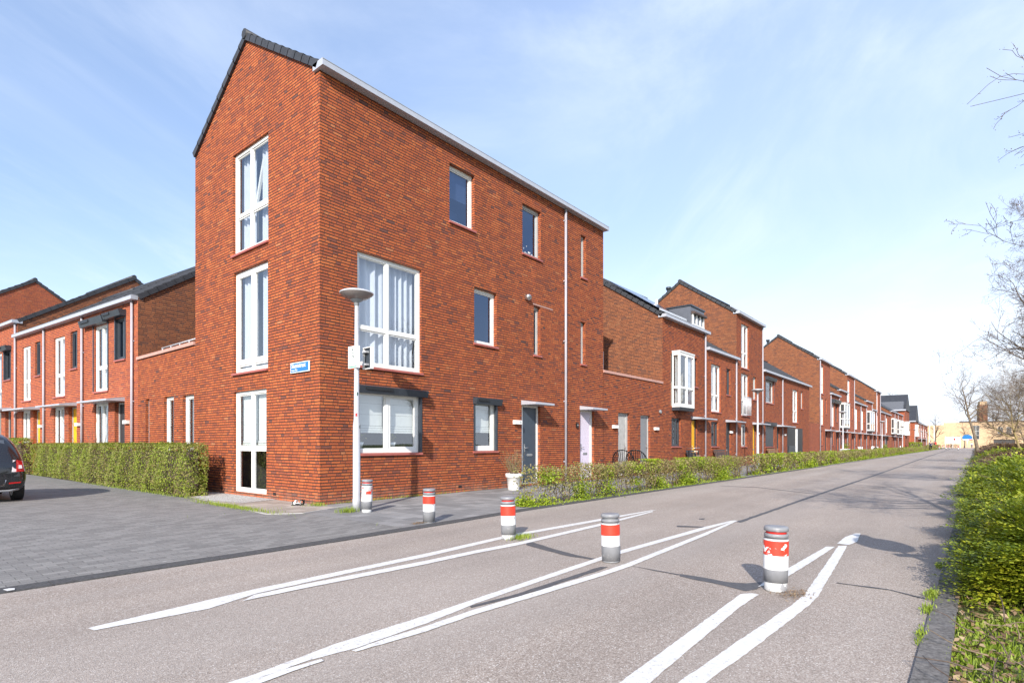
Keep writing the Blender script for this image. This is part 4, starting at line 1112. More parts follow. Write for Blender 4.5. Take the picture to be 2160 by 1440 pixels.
marking('road_marking', [(-5.0, -8.83), (-3.49, -8.89), (-2.61, -8.935), (-1.6, -8.992), (-1.2, -8.995), (0.129, -8.897), (1.44, -8.80), (1.53, -8.88), (0.252, -8.982), (-0.536, -9.042), (-1.219, -9.093), (-1.5, -9.097), (-2.80, -9.04), (-3.401, -9.0), (-5.0, -8.94)], amp=0.012)
marking('road_marking', [(1.60, -8.76), (2.2, -8.75), (2.65, -8.80), (2.7, -8.86), (1.9, -8.93), (1.585, -8.89)], 0.006, amp=0.01)
marking('road_marking', [(-5.311, -3.84), (-5.273, -3.825), (-5.24, -3.86), (-5.25, -3.93), (-5.3, -3.93)], 0.018)
tz = 0.003
for pts in ([(2.844, -7.163), (7.813, -7.101), (18.095, -7.006), (63.086, -6.436), (200, -5.2), (200, -5.35), (60.575, -6.591), (17.44, -7.107), (7.466, -7.192), (2.762, -7.252)],
            [(-0.773, -5.80), (-0.66, -5.80), (-0.88, -6.274), (-1.0, -6.673), (-1.04, -6.899), (-1.025, -7.0), (-1.12, -7.0), (-1.123, -6.668), (-1.022, -6.279), (-0.869, -5.87)],
            [(-1.165, -7.93), (-1.16, -8.188), (-1.2, -8.374), (-1.13, -8.513), (-0.998, -8.60), (-1.128, -8.64), (-1.29, -8.635), (-1.418, -8.59), (-1.386, -8.518), (-1.34, -8.42), (-1.322, -8.29), (-1.25, -7.946)],
            [(-3.169, -7.136), (-2.615, -7.175), (-1.941, -7.188), (-1.349, -7.178), (-1.329, -7.246), (-2.031, -7.258), (-2.419, -7.263), (-2.707, -7.232), (-2.961, -7.201), (-3.204, -7.159)],
            [(1.845, -6.615), (2.004, -6.999), (1.889, -6.972), (1.706, -6.674)], [(2.846, -6.562), (2.91, -6.64), (2.757, -6.682), (2.741, -6.617)],
            [(-1.124, -7.42), (-1.19, -7.93), (-1.215, -7.93), (-1.144, -7.42)], [(10.33, -4.307), (10.46, -5.327), (9.12, -7.037), (9.04, -7.05), (10.36, -5.35), (10.25, -4.385)],
            [(-0.6, -9.12), (-0.58, -9.5), (-0.75, -9.78), (-0.77, -9.78), (-0.62, -9.5), (-0.63, -9.12)]):
    marking('tar_seam', pts, tz, 'tar', 0.012); tz += 0.0001

# ================================================================== 6. BOLLARDS, LAMPS, SIGNS
def bollard(label, x, y, foot=0.07, red_ring=True, rot=0.0, h=0.54, red='band_red', group='red and white bollards at the start of the road'):
    B = thing('bollard', label, 'bollard', (x, y, 0), rot, group)
    s = h / 0.54
    B.rotation_euler[0] = 0.018 * math.sin(rot * 3.1); B.rotation_euler[1] = 0.018 * math.cos(rot * 2.3)
    p = MB(); R = 0.094
    p.lathe([(R, foot * s + 0.004), (R + 0.001, 0.185 * s), (R, 0.20 * s), (R, 0.44 * s), (R - 0.018, 0.445 * s), (R - 0.018, 0.452 * s)], 32, 'post_grey'); p.build('post', B)
    p = MB(); p.lathe([(R - 0.01, 0), (R - 0.006, 0.01), (R - 0.006, foot * s), (R - 0.012, foot * s + 0.003)], 32, 'post_foot' if foot > 0.05 else 'post_grey'); p.build('foot', B)
    p = MB(); p.lathe([(R + 0.0025, 0.185 * s), (R + 0.0025, 0.302 * s)], 32, 'band_white', caps=False); p.build('white_band', B)
    p = MB(); p.lathe([(R + 0.003, 0.304 * s), (R + 0.003, 0.423 * s)], 32, red, caps=False); p.build('red_band', B)
    p = MB(); p.lathe([(R + 0.0025, 0.425 * s), (R + 0.0025, 0.438 * s)], 32, 'band_white', caps=False); p.build('thin_band', B)
    p = MB(); p.lathe([(R - 0.02, 0.447 * s), (R, 0.45 * s), (R, 0.478 * s), (R - 0.006, 0.482 * s)], 32, 'post_grey'); p.build('collar', B)
    p = MB(); p.lathe([(R - 0.014, 0.482 * s), (R - 0.014, 0.503 * s)], 32, 'red_paint' if red_ring else 'pot_grey'); p.build('ring', B)
    p = MB(); p.lathe([(R - 0.008, 0.500 * s), (R + 0.002, 0.504 * s), (R + 0.002, 0.530 * s), (R - 0.006, 0.540 * s), (R - 0.03, 0.542 * s)], 32, 'post_grey'); p.build('cap', B)
    return B
bollard('bollard beside the street lamp pole, its red band mostly scraped away', -0.10, -1.66, 0.055, True, 0.4, 0.585, 'band_scraped')
bollard('bollard at the edge of the grey paving, second from the street lamp', -0.30, -3.52, 0.02, True, 1.9, 0.53)
bollard('bollard with a tuft of grass at its foot on the left white line', -0.67, -5.43, 0.06, True, 2.6, 0.545)
bollard('bollard without a red ring under its cap, between the middle white lines', -1.075, -7.145, 0.02, False, 4.4, 0.50)
bollard('largest and nearest bollard, with torn red paint, between the right white lines', -1.215, -8.775, 0.075, True, 5.2, 0.535, 'band_torn')
for k, (x, y) in enumerate(((150, -3.9), (165, -4.0), (139, -5.5), (152, -5.6), (125, -7.7))):
    bollard('tiny distant red and white bollard at the far end of the road', x, y, 0.05, True, k, 0.95, 'red_paint', 'distant bollards at the far end of the road')

def lamp(label, x, y, group='street lamps along the houses'):
    T = thing('street_lamp', label, 'street lamp', (x, y, 0), 0, group)
    p = MB(); p.lathe([(0.074, 0), (0.074, 0.22), (0.068, 0.23), (0.066, 1.55), (0.052, 1.68), (0.050, 1.75), (0.034, 3.80)], 24, 'lamp_white'); p.build('pole', T)
    p = MB(); p.lathe([(0.036, 3.74), (0.045, 3.75), (0.048, 3.80), (0.10, 3.83), (0.115, 3.845)], 24, 'pot_grey'); p.build('collar', T)
    p = MB(); p.lathe([(0.10, 3.846), (0.2, 3.875), (0.28, 3.93), (0.298, 3.955)], 32, 'lamp_bowl', caps=False); p.build('glass_bowl', T)
    p = MB(); p.lathe([(0.296, 3.950), (0.305, 3.955), (0.303, 3.972), (0.26, 3.995), (0.15, 4.018), (0.0001, 4.024)], 32, 'galv'); p.build('shade', T)
    p = MB(); p.lathe([(0.02, 3.84), (0.025, 3.96)], 10, 'plastic_white'); p.build('lamp_tube', T)
    return T
LP = lamp('nearest street lamp with a saucer shaped head at the corner house', -0.08, -1.335)
lamp('second street lamp along the row, in front of the tall house with a balcony rail', 23.92, -1.5)
lamp('third street lamp along the row, in front of a white bay window', 49.1, -1.31)
lamp('fourth street lamp along the row, before the second carport', 75.5, -1.3)
lamp('fifth street lamp, in front of the far pair of bay window houses', 100.5, -1.3)
lamp('sixth street lamp, left of the far junction', 125.3, -1.2)
lamp('seventh street lamp, far beyond the junction', 143.0, -1.2)
lamp('eighth and farthest street lamp of the row', 156.0, -1.3)
# stickers on the near pole
for z, c, a in ((1.72, 'lens_red', -2.3), (1.5, 'ink', -1.2), (2.1, 'ink', -2.0)):
    b = MB(); r_ = 0.0685 if z < 1.6 else 0.053 if z > 1.7 else 0.06
    b.face([(r_ * math.cos(a + q), r_ * math.sin(a + q), z + dz) for q, dz in ((-.3, 0), (.3, 0), (.3, .06), (-.3, .06))], c); b.build('sticker', LP)
# cycle route boards on the lamp pole
S = thing('route_sign', 'white cycle route board with number and arrow on the near lamp pole', 'sign', (-0.13, -1.30, 2.80), -PI / 2)
b = MB(); b.box(-0.135, 0.135, -0.012, 0.012, -0.20, 0.20, 'plastic_white'); b.box(-0.135, -0.127, 0.012, 0.05, -0.20, 0.20, 'plastic_white'); b.box(0.127, 0.135, 0.012, 0.05, -0.20, 0.20, 'plastic_white'); b.build('board', S)
b = MB()
for a in np.linspace(0, 2 * PI, 33)[:-1]:
    c, s_ = math.cos(a), math.sin(a); c2, s2 = math.cos(a + 2 * PI / 32), math.sin(a + 2 * PI / 32)
    b.face([(0.072 * c, -0.0135, 0.072 * s_), (0.084 * c, -0.0135, 0.084 * s_), (0.084 * c2, -0.0135, 0.084 * s2), (0.072 * c2, -0.0135, 0.072 * s2)], 'ink')
b.face([(-0.028, -0.0135, 0.125), (0.028, -0.0135, 0.125), (0.0, -0.0135, 0.165)], 'ink'); b.box(-0.007, 0.007, -0.0135, -0.012, 0.10, 0.125, 'ink')
b.box(-0.125, 0.125, -0.0135, -0.012, -0.188, -0.165, 'sign_green'); b.build('symbols', S)
text_mesh('39', 0.095, 'ink', 'number', S, Matrix.Translation((0, -0.0137, 0)) @ FACE_OUT)
S = thing('route_sign', 'cycle route board on the near lamp pole with its dark hollow back showing', 'sign', (0.11, -1.40, 2.80), -PI / 2)
b = MB(); b.box(-0.12, 0.12, 0.03, 0.045, -0.20, 0.20, 'plastic_white')
for q in ((-0.12, -0.108, -0.20, 0.20), (0.108, 0.12, -0.20, 0.20)): b.box(q[0], q[1], -0.02, 0.03, q[2], q[3], 'plastic_white')
b.box(-0.108, 0.108, -0.02, 0.03, 0.188, 0.20, 'plastic_white'); b.box(-0.108, 0.108, -0.02, 0.03, -0.20, -0.188, 'plastic_white')
b.box(-0.108, 0.108, 0.024, 0.03, -0.188, 0.188, 'anthracite'); b.build('board', S)
b = MB(); b.box(-0.10, 0.02, -0.05, 0.02, 0.10, 0.13, 'galv'); b.box(-0.10, 0.02, -0.05, 0.02, -0.13, -0.10, 'galv'); b.build('bracket', S)
# the traffic sign whose shadow falls across the road (it stands right of the frame)
S = thing('traffic_sign', 'small round traffic sign on a short grey post in the right verge', 'traffic sign', (-1.26, -10.87, 0), SUN_AZ - PI / 2 + PI)
b = MB(); b.tube([(0, 0, 0), (0, 0, 2.30)], 0.03, 10, 'galv'); b.build('post', S)
b = MB(); b.prism([(0.28 * math.cos(a), -0.03, 1.93 + 0.28 * math.sin(a)) for a in np.linspace(0, 2 * PI, 33)[:-1]], (0, -0.015, 0), 'plastic_white'); b.box(-0.09, 0.09, -0.045, -0.03, 2.16, 2.34, 'plastic_white'); b.box(-0.16, 0.16, -0.045, -0.03, 1.50, 1.60, 'plastic_white'); b.build('disc', S)

# ================================================================== 7. HEDGES AND SHRUBS
def box_hedge(label, x0, x1, y0, y1, h, n, size, leafmat='leaf_hedge', group='clipped green hedges', lean=0.0):
    T = thing('hedge', label, 'hedge', ((x0 + x1) / 2, (y0 + y1) / 2, 0), 0, group)
    hx, hy = (x1 - x0) / 2, (y1 - y0) / 2
    core = MB()
    # dark twiggy inside, uneven
    nx, ny = 3, max(3, int(hy * 2 / 0.4))
    core.box(-hx + 0.16, hx - 0.16, -hy + 0.16, hy - 0.16, 0.0, h - 0.15, 'twig')
    for k in range(int(hy * 2 * 9)):
        yy = RNG.uniform(-hy + .1, hy - .1); xx = RNG.uniform(-hx + 0.08, hx - 0.08)
        core.tube([(xx, yy, 0), (xx + RNG.normal() * .05, yy + RNG.normal() * .05, h * .5), (xx + RNG.normal() * .08, yy + RNG.normal() * .1, h - .05)], [0.012, 0.008, 0.004], 4, 'twig')
    core.build('stems', T)
    P = []; N = []
    faces = [(hy * 2 * h, 0), (hy * 2 * h, 1), (hx * 2 * h, 2), (hx * 2 * h, 3), (hx * hy * 4, 4)]
    tot = sum(f[0] for f in faces)
    for a, k in faces:
        m = int(n * a / tot)
        u, v = RNG.uniform(-1, 1, m), RNG.uniform(-1, 1, m)
        dpt = RNG.exponential(0.05, m) - 0.03
        z = (u + 1) / 2 * h
        bulge = 0.05 * np.sin(v * hy * 2.1 + z * 3) + 0.03 * np.sin(v * hy * 6.3 + 1.0 + z * 5)
        if k in (0, 1):
            sg = -1 if k == 0 else 1
            x = sg * (hx - dpt + bulge - 0.06 * (z < 0.2)); P.append(np.c_[x, v * hy, z]); N.append(np.tile([sg, 0, 0.25], (m, 1)))
        elif k in (2, 3):
            sg = -1 if k == 2 else 1
            y = sg * (hy - dpt + 0.05 * np.sin(z * 7 + v * 3)); P.append(np.c_[v * hx, y, z]); N.append(np.tile([0, sg, 0.25], (m, 1)))
        else:
            zz = h - dpt + 0.025 * np.sin(v * hy * 3.1) + 0.02 * np.sin(v * hy * 11 + u * 3)
            P.append(np.c_[u * hx, v * hy, zz]); N.append(np.tile([0, 0, 1], (m, 1)))
    P = np.concatenate(P); N = np.concatenate(N)
    V, F = leaf_quads(P, size, normals=N)
    mesh_np('foliage', V, F, [leafmat], parent=T)
    return T
box_hedge('clipped green hedge in front of the garden wing, ending near the gable window', -1.0, -0.50, 3.9, 19.0, 1.2, 80000, 0.042)
box_hedge('second clipped green hedge behind the parked black car', -1.35, -0.5, 19.6, 33.0, 1.42, 26000, 0.065)

def sparse_hedge(label, x0, x1, dens, size, h=0.78, y=-3.32, group='thin hedges along the kerb', stems=True, segs=3):
    L = x1 - x0
    T = thing('hedge', label, 'hedge', (x0, y, 0), 0, group)
    s = MB()
    rnd = random.Random(int(x0 * 10))
    if stems:
        for k in range(int(L * (8 if dens > 600 else 4))):
            x = rnd.uniform(0, L); yy = rnd.uniform(-0.1, 0.1)
            p = Vector((x, yy, 0)); pts = [tuple(p)]
            for j in range(segs):
                p = p + Vector((rnd.gauss(0, 0.04), rnd.gauss(0, 0.035), h * 0.8 / segs)); pts.append(tuple(p))
            s.tube(pts, [0.011, 0.009, 0.006, 0.004][:segs + 1], 5, 'twig_light' if rnd.random() < 0.6 else 'twig')
            for j in range(7 if dens > 600 else 2):
                q = Vector(pts[rnd.randint(1, segs)]) + Vector((0, 0, rnd.uniform(-0.1, 0.1)))
                a = rnd.uniform(0, 2 * PI)
                e = q + Vector((math.cos(a) * 0.20, math.sin(a) * 0.12, rnd.uniform(0.02, 0.2)))
                mid = (q + e) / 2 + Vector((rnd.gauss(0, .02), rnd.gauss(0, .02), rnd.gauss(0, .02)))
                s.tube([tuple(q), tuple(mid), tuple(e)], [0.004, 0.003, 0.002], 3, 'twig', caps=False)
        s.build('stems', T)
    n = int(L * dens)
    z = np.clip(RNG.beta(2.2, 1.35, n), 0, 1) * h
    x = RNG.uniform(0, L, n)
    # see-through stretches where the leaves are few
    ph = RNG.uniform(0, 6)
    thin = 0.5 + 0.5 * np.sin(x * 1.9 + ph) * np.sin(x * 0.73 + ph * 2) + 0.35 * np.sin(x * 4.7 + 1)
    if dens > 600:
        keep = RNG.uniform(size=n) < np.clip(0.25 + 0.55 * thin + 0.55 * (z / h) ** 2, 0.12, 1) * np.clip(0.45 + (x / 4.5), 0.45, 1)
        x, z = x[keep], z[keep]
    yy = np.clip(RNG.normal(0, 0.15, len(x)), -0.3, 0.3) * (0.55 + 0.5 * z / h)
    z = z + 0.03 * np.sin(x * 3.3) * z / h
    V, F = leaf_quads(np.c_[x, yy, z], size)
    mesh_np('foliage', V, F, ['leaf_dry'], parent=T)
    C = []
    m = int(L * (2.2 if dens > 600 else 1.0))
    for k in range(m):
        cx, cz = rnd.uniform(0, L), (rnd.uniform(0.5, h) if rnd.random() < 0.55 else rnd.uniform(0.04, 0.3))
        r = rnd.uniform(0.07, 0.24); q = int(dens * r * (1.9 if dens > 600 else 3.0))
        c = RNG.normal(size=(q, 3)) * (r, 0.1, r * 0.6) + (cx, rnd.uniform(-.1, .05), cz)
        c[:, 2] = np.clip(c[:, 2], 0.02, h + 0.03)
        C.append(c)
    g = int(L * dens * 0.05); C.append(np.c_[RNG.uniform(0, L, g), RNG.normal(0, 0.13, g), np.abs(RNG.normal(0, 0.05, g)) + 0.01])
    C = np.concatenate(C)
    C = C[(C[:, 0] > -0.05) & (C[:, 0] < L + 0.05)]
    V, F = leaf_quads(C, size * 1.02)
    mesh_np('fresh_leaves', V, F, ['leaf_fresh'], parent=T)
    return T
sparse_hedge('thin gappy hedge with bare stems between the pot and the gap, nearest along the kerb', 2.2, 15.45, 2100, 0.042)
sparse_hedge('long thin hedge along the kerb beyond the gap, running to the far junction', 16.3, 118.0, 620, 0.07, stems=True, segs=2)
sparse_hedge('last low hedge far beyond the junction at the road edge', 122.0, 170.0, 260, 0.13, h=1.0, y=-3.2, stems=False)
box_hedge('small bright green bush at the far junction', 118.2, 121.0, -2.6, -0.8, 1.5, 1500, 0.16, 'leaf_fresh', group=None)

# evergreen shrubs of the right verge: layered sprays
def spray_template(rng, n=15, L=0.26, leaf=0.028):
    V = []; F = []
    for i in range(n):
        t = (i + 1) / n
        p = np.array([t * L, (0.5 - (i % 2)) * 0.034 * (1.25 - t * 0.6), 0.03 * math.sin(t * 2.5)]) + rng.normal(size=3) * 0.005
        d = np.array([0.65, (1 if i % 2 == 0 else -1) * 0.75, rng.normal() * 0.25]); d /= np.linalg.norm(d)
        nn = np.array([rng.normal() * .25, rng.normal() * .25, 1.0]); w = np.cross(nn, d); w /= np.linalg.norm(w)
        l = leaf * rng.uniform(0.75, 1.3)
        k = len(V)
        V += [p, p + d * l * .5 - w * l * .33, p + d * l, p + d * l * .5 + w * l * .33]
        F.append([k, k + 1, k + 2, k + 3])
    return np.array(V), np.array(F)
def sprays(C, az, tilt, scale, rng, n=15, leaf=0.028, L=0.26):
    outV = []; outF = []; base = 0
    temps = [spray_template(rng, n, L, leaf) for _ in range(8)]
    for k in range(len(C)):
        tv, tf = temps[k % 8]
        ca, sa = math.cos(az[k]), math.sin(az[k]); ct, st_ = math.cos(tilt[k]), math.sin(tilt[k])
        v = tv * scale[k]
        x = v[:, 0] * ct - v[:, 2] * st_; z = v[:, 0] * st_ + v[:, 2] * ct
        outV.append(np.c_[x * ca - v[:, 1] * sa + C[k, 0], x * sa + v[:, 1] * ca + C[k, 1], z + C[k, 2]])
        outF.append(tf + base); base += len(tv)
    return np.concatenate(outV), np.concatenate(outF)
def shrub(label, cx, cy, rx, ry, h, n, mat='leaf_shrub', leaf=0.03, scale=1.0, seed=1, twigs=26, nl=15, flat=0.55):
    T = thing('shrub', label, 'shrub', (cx, cy, 0), 0, 'low shrubs of the right verge')
    rng = np.random.default_rng(seed)
    # surface of a lumpy mound made of layered shelves
    u = rng.uniform(0, 2 * PI, n); c = rng.uniform(0.0, 1.0, n) ** 0.7
    r = np.sqrt(1 - np.clip(c, 0, 1) ** 2 * 0.92)
    lump = 1 + 0.09 * np.sin(u * 5 + seed) + 0.07 * np.sin(u * 9 + c * 8 + seed * 2) + 0.06 * np.sin(c * 22 + u * 3)
    inn = 1 - np.abs(rng.normal(0, 0.10, n))
    sq = 1.0 / np.maximum(np.abs(np.cos(u)), np.abs(np.sin(u))) ** flat
    C = np.c_[np.cos(u) * r * rx * lump * inn * sq, np.sin(u) * r * ry * lump * inn * sq, c ** 0.75 * h * (0.88 + 0.18 * np.sin(u * 4 + seed) * r) * inn + 0.03]
    C[:, 2] += 0.05 * h * np.sin(C[:, 0] * 5 + seed) + 0.05 * h * np.sin(C[:, 1] * 6.3)
    C[:, 2] = np.maximum(C[:, 2], 0.02)
    az = u + rng.normal(0, 0.7, n); tilt = rng.normal(0.12, 0.22, n) + 0.35 * (c > .8)
    V, F = sprays(C, az, tilt, scale * rng.uniform(0.6, 1.25, n), rng, n=nl, leaf=leaf)
    ci = np.repeat(C, 3, axis=0) * rng.uniform(0.78, 0.98, (len(C) * 3, 1)) + rng.normal(0, 0.03, (len(C) * 3, 3))
    ci[:, 2] = np.maximum(ci[:, 2], 0.02)
    V2, F2 = leaf_quads(ci, leaf * 1.7 * scale, up=0.6, rng=rng)
    F = np.concatenate([F, F2 + len(V)]); V = np.concatenate([V, V2])
    mesh_np('foliage', V, F, [mat], parent=T)
    s = MB()
    rnd = random.Random(seed)
    for k in range(twigs):
        a = rnd.uniform(0, 2 * PI); q = rnd.uniform(0.5, 1.0)
        e = Vector((math.cos(a) * rx * q, math.sin(a) * ry * q, h * rnd.uniform(0.3, 1.02)))
        m_ = Vector((e.x * 0.45, e.y * 0.45, e.z * 0.75)) + Vector((rnd.gauss(0, .06), rnd.gauss(0, .06), 0))
        s.tube([(rnd.gauss(0, .1), rnd.gauss(0, .1), 0), tuple(m_), tuple(e), tuple(e + Vector((rnd.gauss(0, .08), rnd.gauss(0, .08), rnd.uniform(0, .1))))], [0.014, 0.009, 0.005, 0.003], 5, 'twig_light' if rnd.random() < 0.5 else 'twig')
    s.M = Matrix.Diagonal((rx * 0.62, ry * 0.62, h * 0.62, 1.0))
    s.lathe([(1.0, 0.0), (0.95, 0.5), (0.5, 0.9), (0.01, 1.0)], 12, 'twig'); s.M = None
    so = s.build('branches', T)
    return T
shrub('yellow green spreading shrub nearest the camera in the right verge', 0.42, -10.92, 1.38, 0.86, 0.66, 9000, leaf=0.033, seed=3, scale=0.9)
shrub('bright yellow topped shrub, second in the right verge', 2.7, -11.05, 1.35, 1.0, 0.66, 8000, leaf=0.034, seed=8, scale=0.9)
shrub('dark fringed shrub, third in the right verge', 5.0, -11.1, 1.5, 1.05, 0.70, 6000, leaf=0.037, seed=14, scale=0.9)
shrub('broad green shrub well behind the second shrub, away from the road', 4.2, -13.1, 2.2, 1.3, 0.72, 5000, leaf=0.036, seed=21)
shrub('green shrub overhanging the kerb beside the dark road stain', 8.0, -11.15, 1.9, 1.15, 0.74, 5000, leaf=0.038, seed=31)
shrub('wide green shrub behind the kerb shrubs, in the middle distance', 9.0, -14.1, 3.0, 1.8, 0.74, 4600, leaf=0.045, seed=35, scale=1.2)
shrub('last evergreen shrub before the brown ones, beside the kerb', 12.2, -11.35, 2.5, 1.35, 0.76, 4000, leaf=0.05, seed=41, scale=1.2)
shrub('large dark evergreen shrub under the distant bare trees', 15.0, -15.0, 3.5, 2.4, 0.78, 3600, leaf=0.055, seed=46, scale=1.4)
for k, (x, y, rx, ry, h, m_) in enumerate(((18.5, -11.8, 4.0, 1.7, 0.72, 'leaf_brown'), (27, -12.1, 5.0, 1.9, 0.74, 'leaf_brown'), (38, -12.3, 6.0, 2.0, 0.72, 'leaf_shrub'), (26, -16.5, 6.0, 3.0, 0.7, 'leaf_shrub'), (44, -17, 9.0, 4.0, 0.75, 'leaf_shrub'), (52, -12.6, 8.0, 2.1, 0.75, 'leaf_brown'), (70, -12.9, 10.0, 2.2, 0.75, 'leaf_brown'), (95, -13.5, 14.0, 2.6, 0.8, 'leaf_brown'))):
    shrub(['reddish brown leafless shrub, first of the brown ones beside the kerb', 'reddish brown shrub, second of the brown ones beside the kerb', 'low green shrub between the brown ones at the kerb', 'green ground shrub under the near bare trees, away from the road', 'green ground shrub under the farther bare trees, away from the road', 'brown shrub at the foot of the leaning tree', 'brown shrub beyond the leaning tree', 'farthest brown shrub on the right verge'][k],
          x, y, rx, ry, h, 3600, m_, 0.036 + 0.006 * k if m_ == 'leaf_brown' else 0.05 + 0.007 * k, 1.2 + 0.18 * k, 60 + k, twigs=60 if m_ == 'leaf_brown' else 25, nl=9)

# grass, litter ---------------------------------------------------------------
def grass_patch(name, P, hgt, rng=RNG, mat='grass_blade', kind='stuff', width=0.006, parent=None):
    n = len(P)
    a = rng.uniform(0, 2 * PI, n); h = hgt * rng.uniform(0.5, 1.4, n); lean = rng.uniform(0.1, 0.9, n) * h
    d = np.c_[np.cos(a), np.sin(a), np.zeros(n)]; s = np.c_[-np.sin(a), np.cos(a), np.zeros(n)] * (width * rng.uniform(0.6, 1.5, n))[:, None]
    up = np.c_[np.zeros(n), np.zeros(n), h]
    V = np.empty((n, 6, 3))
    V[:, 0] = P - s; V[:, 1] = P + s
    m_ = P + up * 0.6 + d * (lean * 0.35)[:, None]
    V[:, 2] = m_ + s * .8; V[:, 3] = m_ - s * .8
    e = P + up * 0.95 + d * lean[:, None]
    V[:, 4] = e + s * .15; V[:, 5] = e - s * .15
    b = np.arange(n)[:, None] * 6
    F = np.concatenate([b + np.array([[0, 1, 2, 3]]), b + np.array([[3, 2, 4, 5]])])
    o = mesh_np(name, V.reshape(-1, 3), F, [mat], parent=parent)
    if kind: o['kind'] = kind
    return o
n = 42000
P = np.c_[RNG.uniform(-4.2, 2.0, n), -9.90 - np.abs(RNG.normal(0, 0.75, n)), np.full(n, -0.03)]
dens = 0.5 + 0.5 * np.sin(P[:, 0] * 3.1 + 1.2) * np.sin(P[:, 1] * 4.3) + 0.3 * np.sin(P[:, 0] * 9 + P[:, 1] * 5)
keep = (RNG.uniform(size=n) < np.clip(dens * 1.2 - 0.12, 0.03, 1)) & (P[:, 1] < -9.955 + 0.03 * np.sin(P[:, 0] * 8)) & ~((P[:, 0] > -0.95) & (P[:, 1] < -10.12) & (RNG.uniform(size=n) < 0.8))
tag(grass_patch('grass', P[keep], 0.042, width=0.004), 'short green grass on the right verge in the near corner', 'grass')
n = 3000
P = np.c_[RNG.uniform(16.3, 118, n), RNG.uniform(-3.64, -3.42, n), np.full(n, 0.0)]
P = np.concatenate([P, np.c_[RNG.uniform(3, 15.4, 1500), RNG.uniform(-3.58, -3.42, 1500), np.zeros(1500)]])
tag(grass_patch('kerb_grass', P, 0.04, width=0.007), 'thin strip of grass between the kerb and the hedges', 'grass')
for lab, cx, cy, sx, sy, n_, h_ in (('tuft of grass at the foot of the bollard on the left white line', -0.56, -5.53, 0.10, 0.05, 260, 0.05), ('green weed beside the foot of the near lamp pole', -0.33, -1.42, 0.09, 0.07, 260, 0.08),
                                ('grass tuft in the crack between asphalt and right kerb', -0.62, -9.80, 0.10, 0.02, 230, 0.028), ('second smaller grass tuft in the crack beside the right kerb', -1.15, -9.80, 0.08, 0.02, 150, 0.028), ('third grass tuft in the kerb crack at the frame bottom', -1.85, -9.80, 0.12, 0.015, 110, 0.028), ('grass tuft in the kerb crack farthest from the camera', 0.75, -9.80, 0.08, 0.02, 160, 0.028),
                                ('strip of grass along the edging beside the gravel bed', -1.28, 0.95, 0.06, 0.75, 1200, 0.05), ('mossy grass line in front of the clipped hedge', -1.1, 6.5, 0.06, 2.8, 900, 0.05), ('weeds along the foot of the front wall', 1.7, -0.06, 1.4, 0.03, 420, 0.05), ('weeds at the corner of the brick gable', -0.08, -0.05, 0.06, 0.1, 160, 0.06)):
    P = np.c_[RNG.normal(0, sx, n_), RNG.normal(0, sy, n_), np.zeros(n_)]
    o = grass_patch('grass_tuft', P, h_, kind='stuff', width=0.003); o.location = (cx, cy, 0.01); tag(o, lab, 'weeds', 'weeds and grass tufts' if n_ <= 400 else None)
# dry leaves and twigs
n = 1500
P = np.c_[RNG.uniform(-4, 1.0, n), -9.95 - np.abs(RNG.normal(0, 0.5, n)), np.full(n, -0.01) + RNG.uniform(0, .03, n)]
V, F = leaf_quads(P, 0.045, up=1.2); tag(mesh_np('leaf_litter', V, F, ['litter']), 'brown dead leaves strewn on the right verge', 'dead leaves', kind='stuff')
n = 260
P = np.c_[RNG.normal(-1.28, 0.10, n), RNG.normal(-8.93, 0.06, n), np.full(n, 0.012)]
V, F = leaf_quads(P, 0.03, up=1.5, aspect=0.2); tag(mesh_np('dry_grass', V, F, ['litter']), 'wisp of dry yellow grass at the foot of the nearest bollard', 'dry grass', kind='stuff')
n = 160
P = np.c_[RNG.normal(-0.47, 0.09, n), RNG.normal(-3.5, 0.04, n), np.full(n, 0.018)]
V, F = leaf_quads(P, 0.03, up=1.5, aspect=0.3); tag(mesh_np('dry_grass', V, F, ['litter']), 'brown crumbs of dry grass beside the second bollard', 'dry grass', kind='stuff')
b = MB(); rnd = random.Random(9)
for k in range(40):
    x, y = rnd.uniform(-3.2, -1.2), -10.05 - abs(rnd.gauss(0, .35)); a = rnd.uniform(0, 2 * PI); L = rnd.uniform(.1, .35); z = rnd.uniform(0.0, .05)
    pts = [(x, y, z)]
    for j in range(3):
        a += rnd.gauss(0, .4); x += math.cos(a) * L / 3; y += math.sin(a) * L / 3; z += rnd.uniform(-.01, .06); pts.append((x, y, max(z, -.01)))
    b.tube(pts, [.005, .004, .003, .002], 4, 'twig_light' if k % 2 else 'twig')
tag(b.build('fallen_twigs'), 'fallen dry twigs lying on the grass of the right verge', 'twigs', kind='stuff')

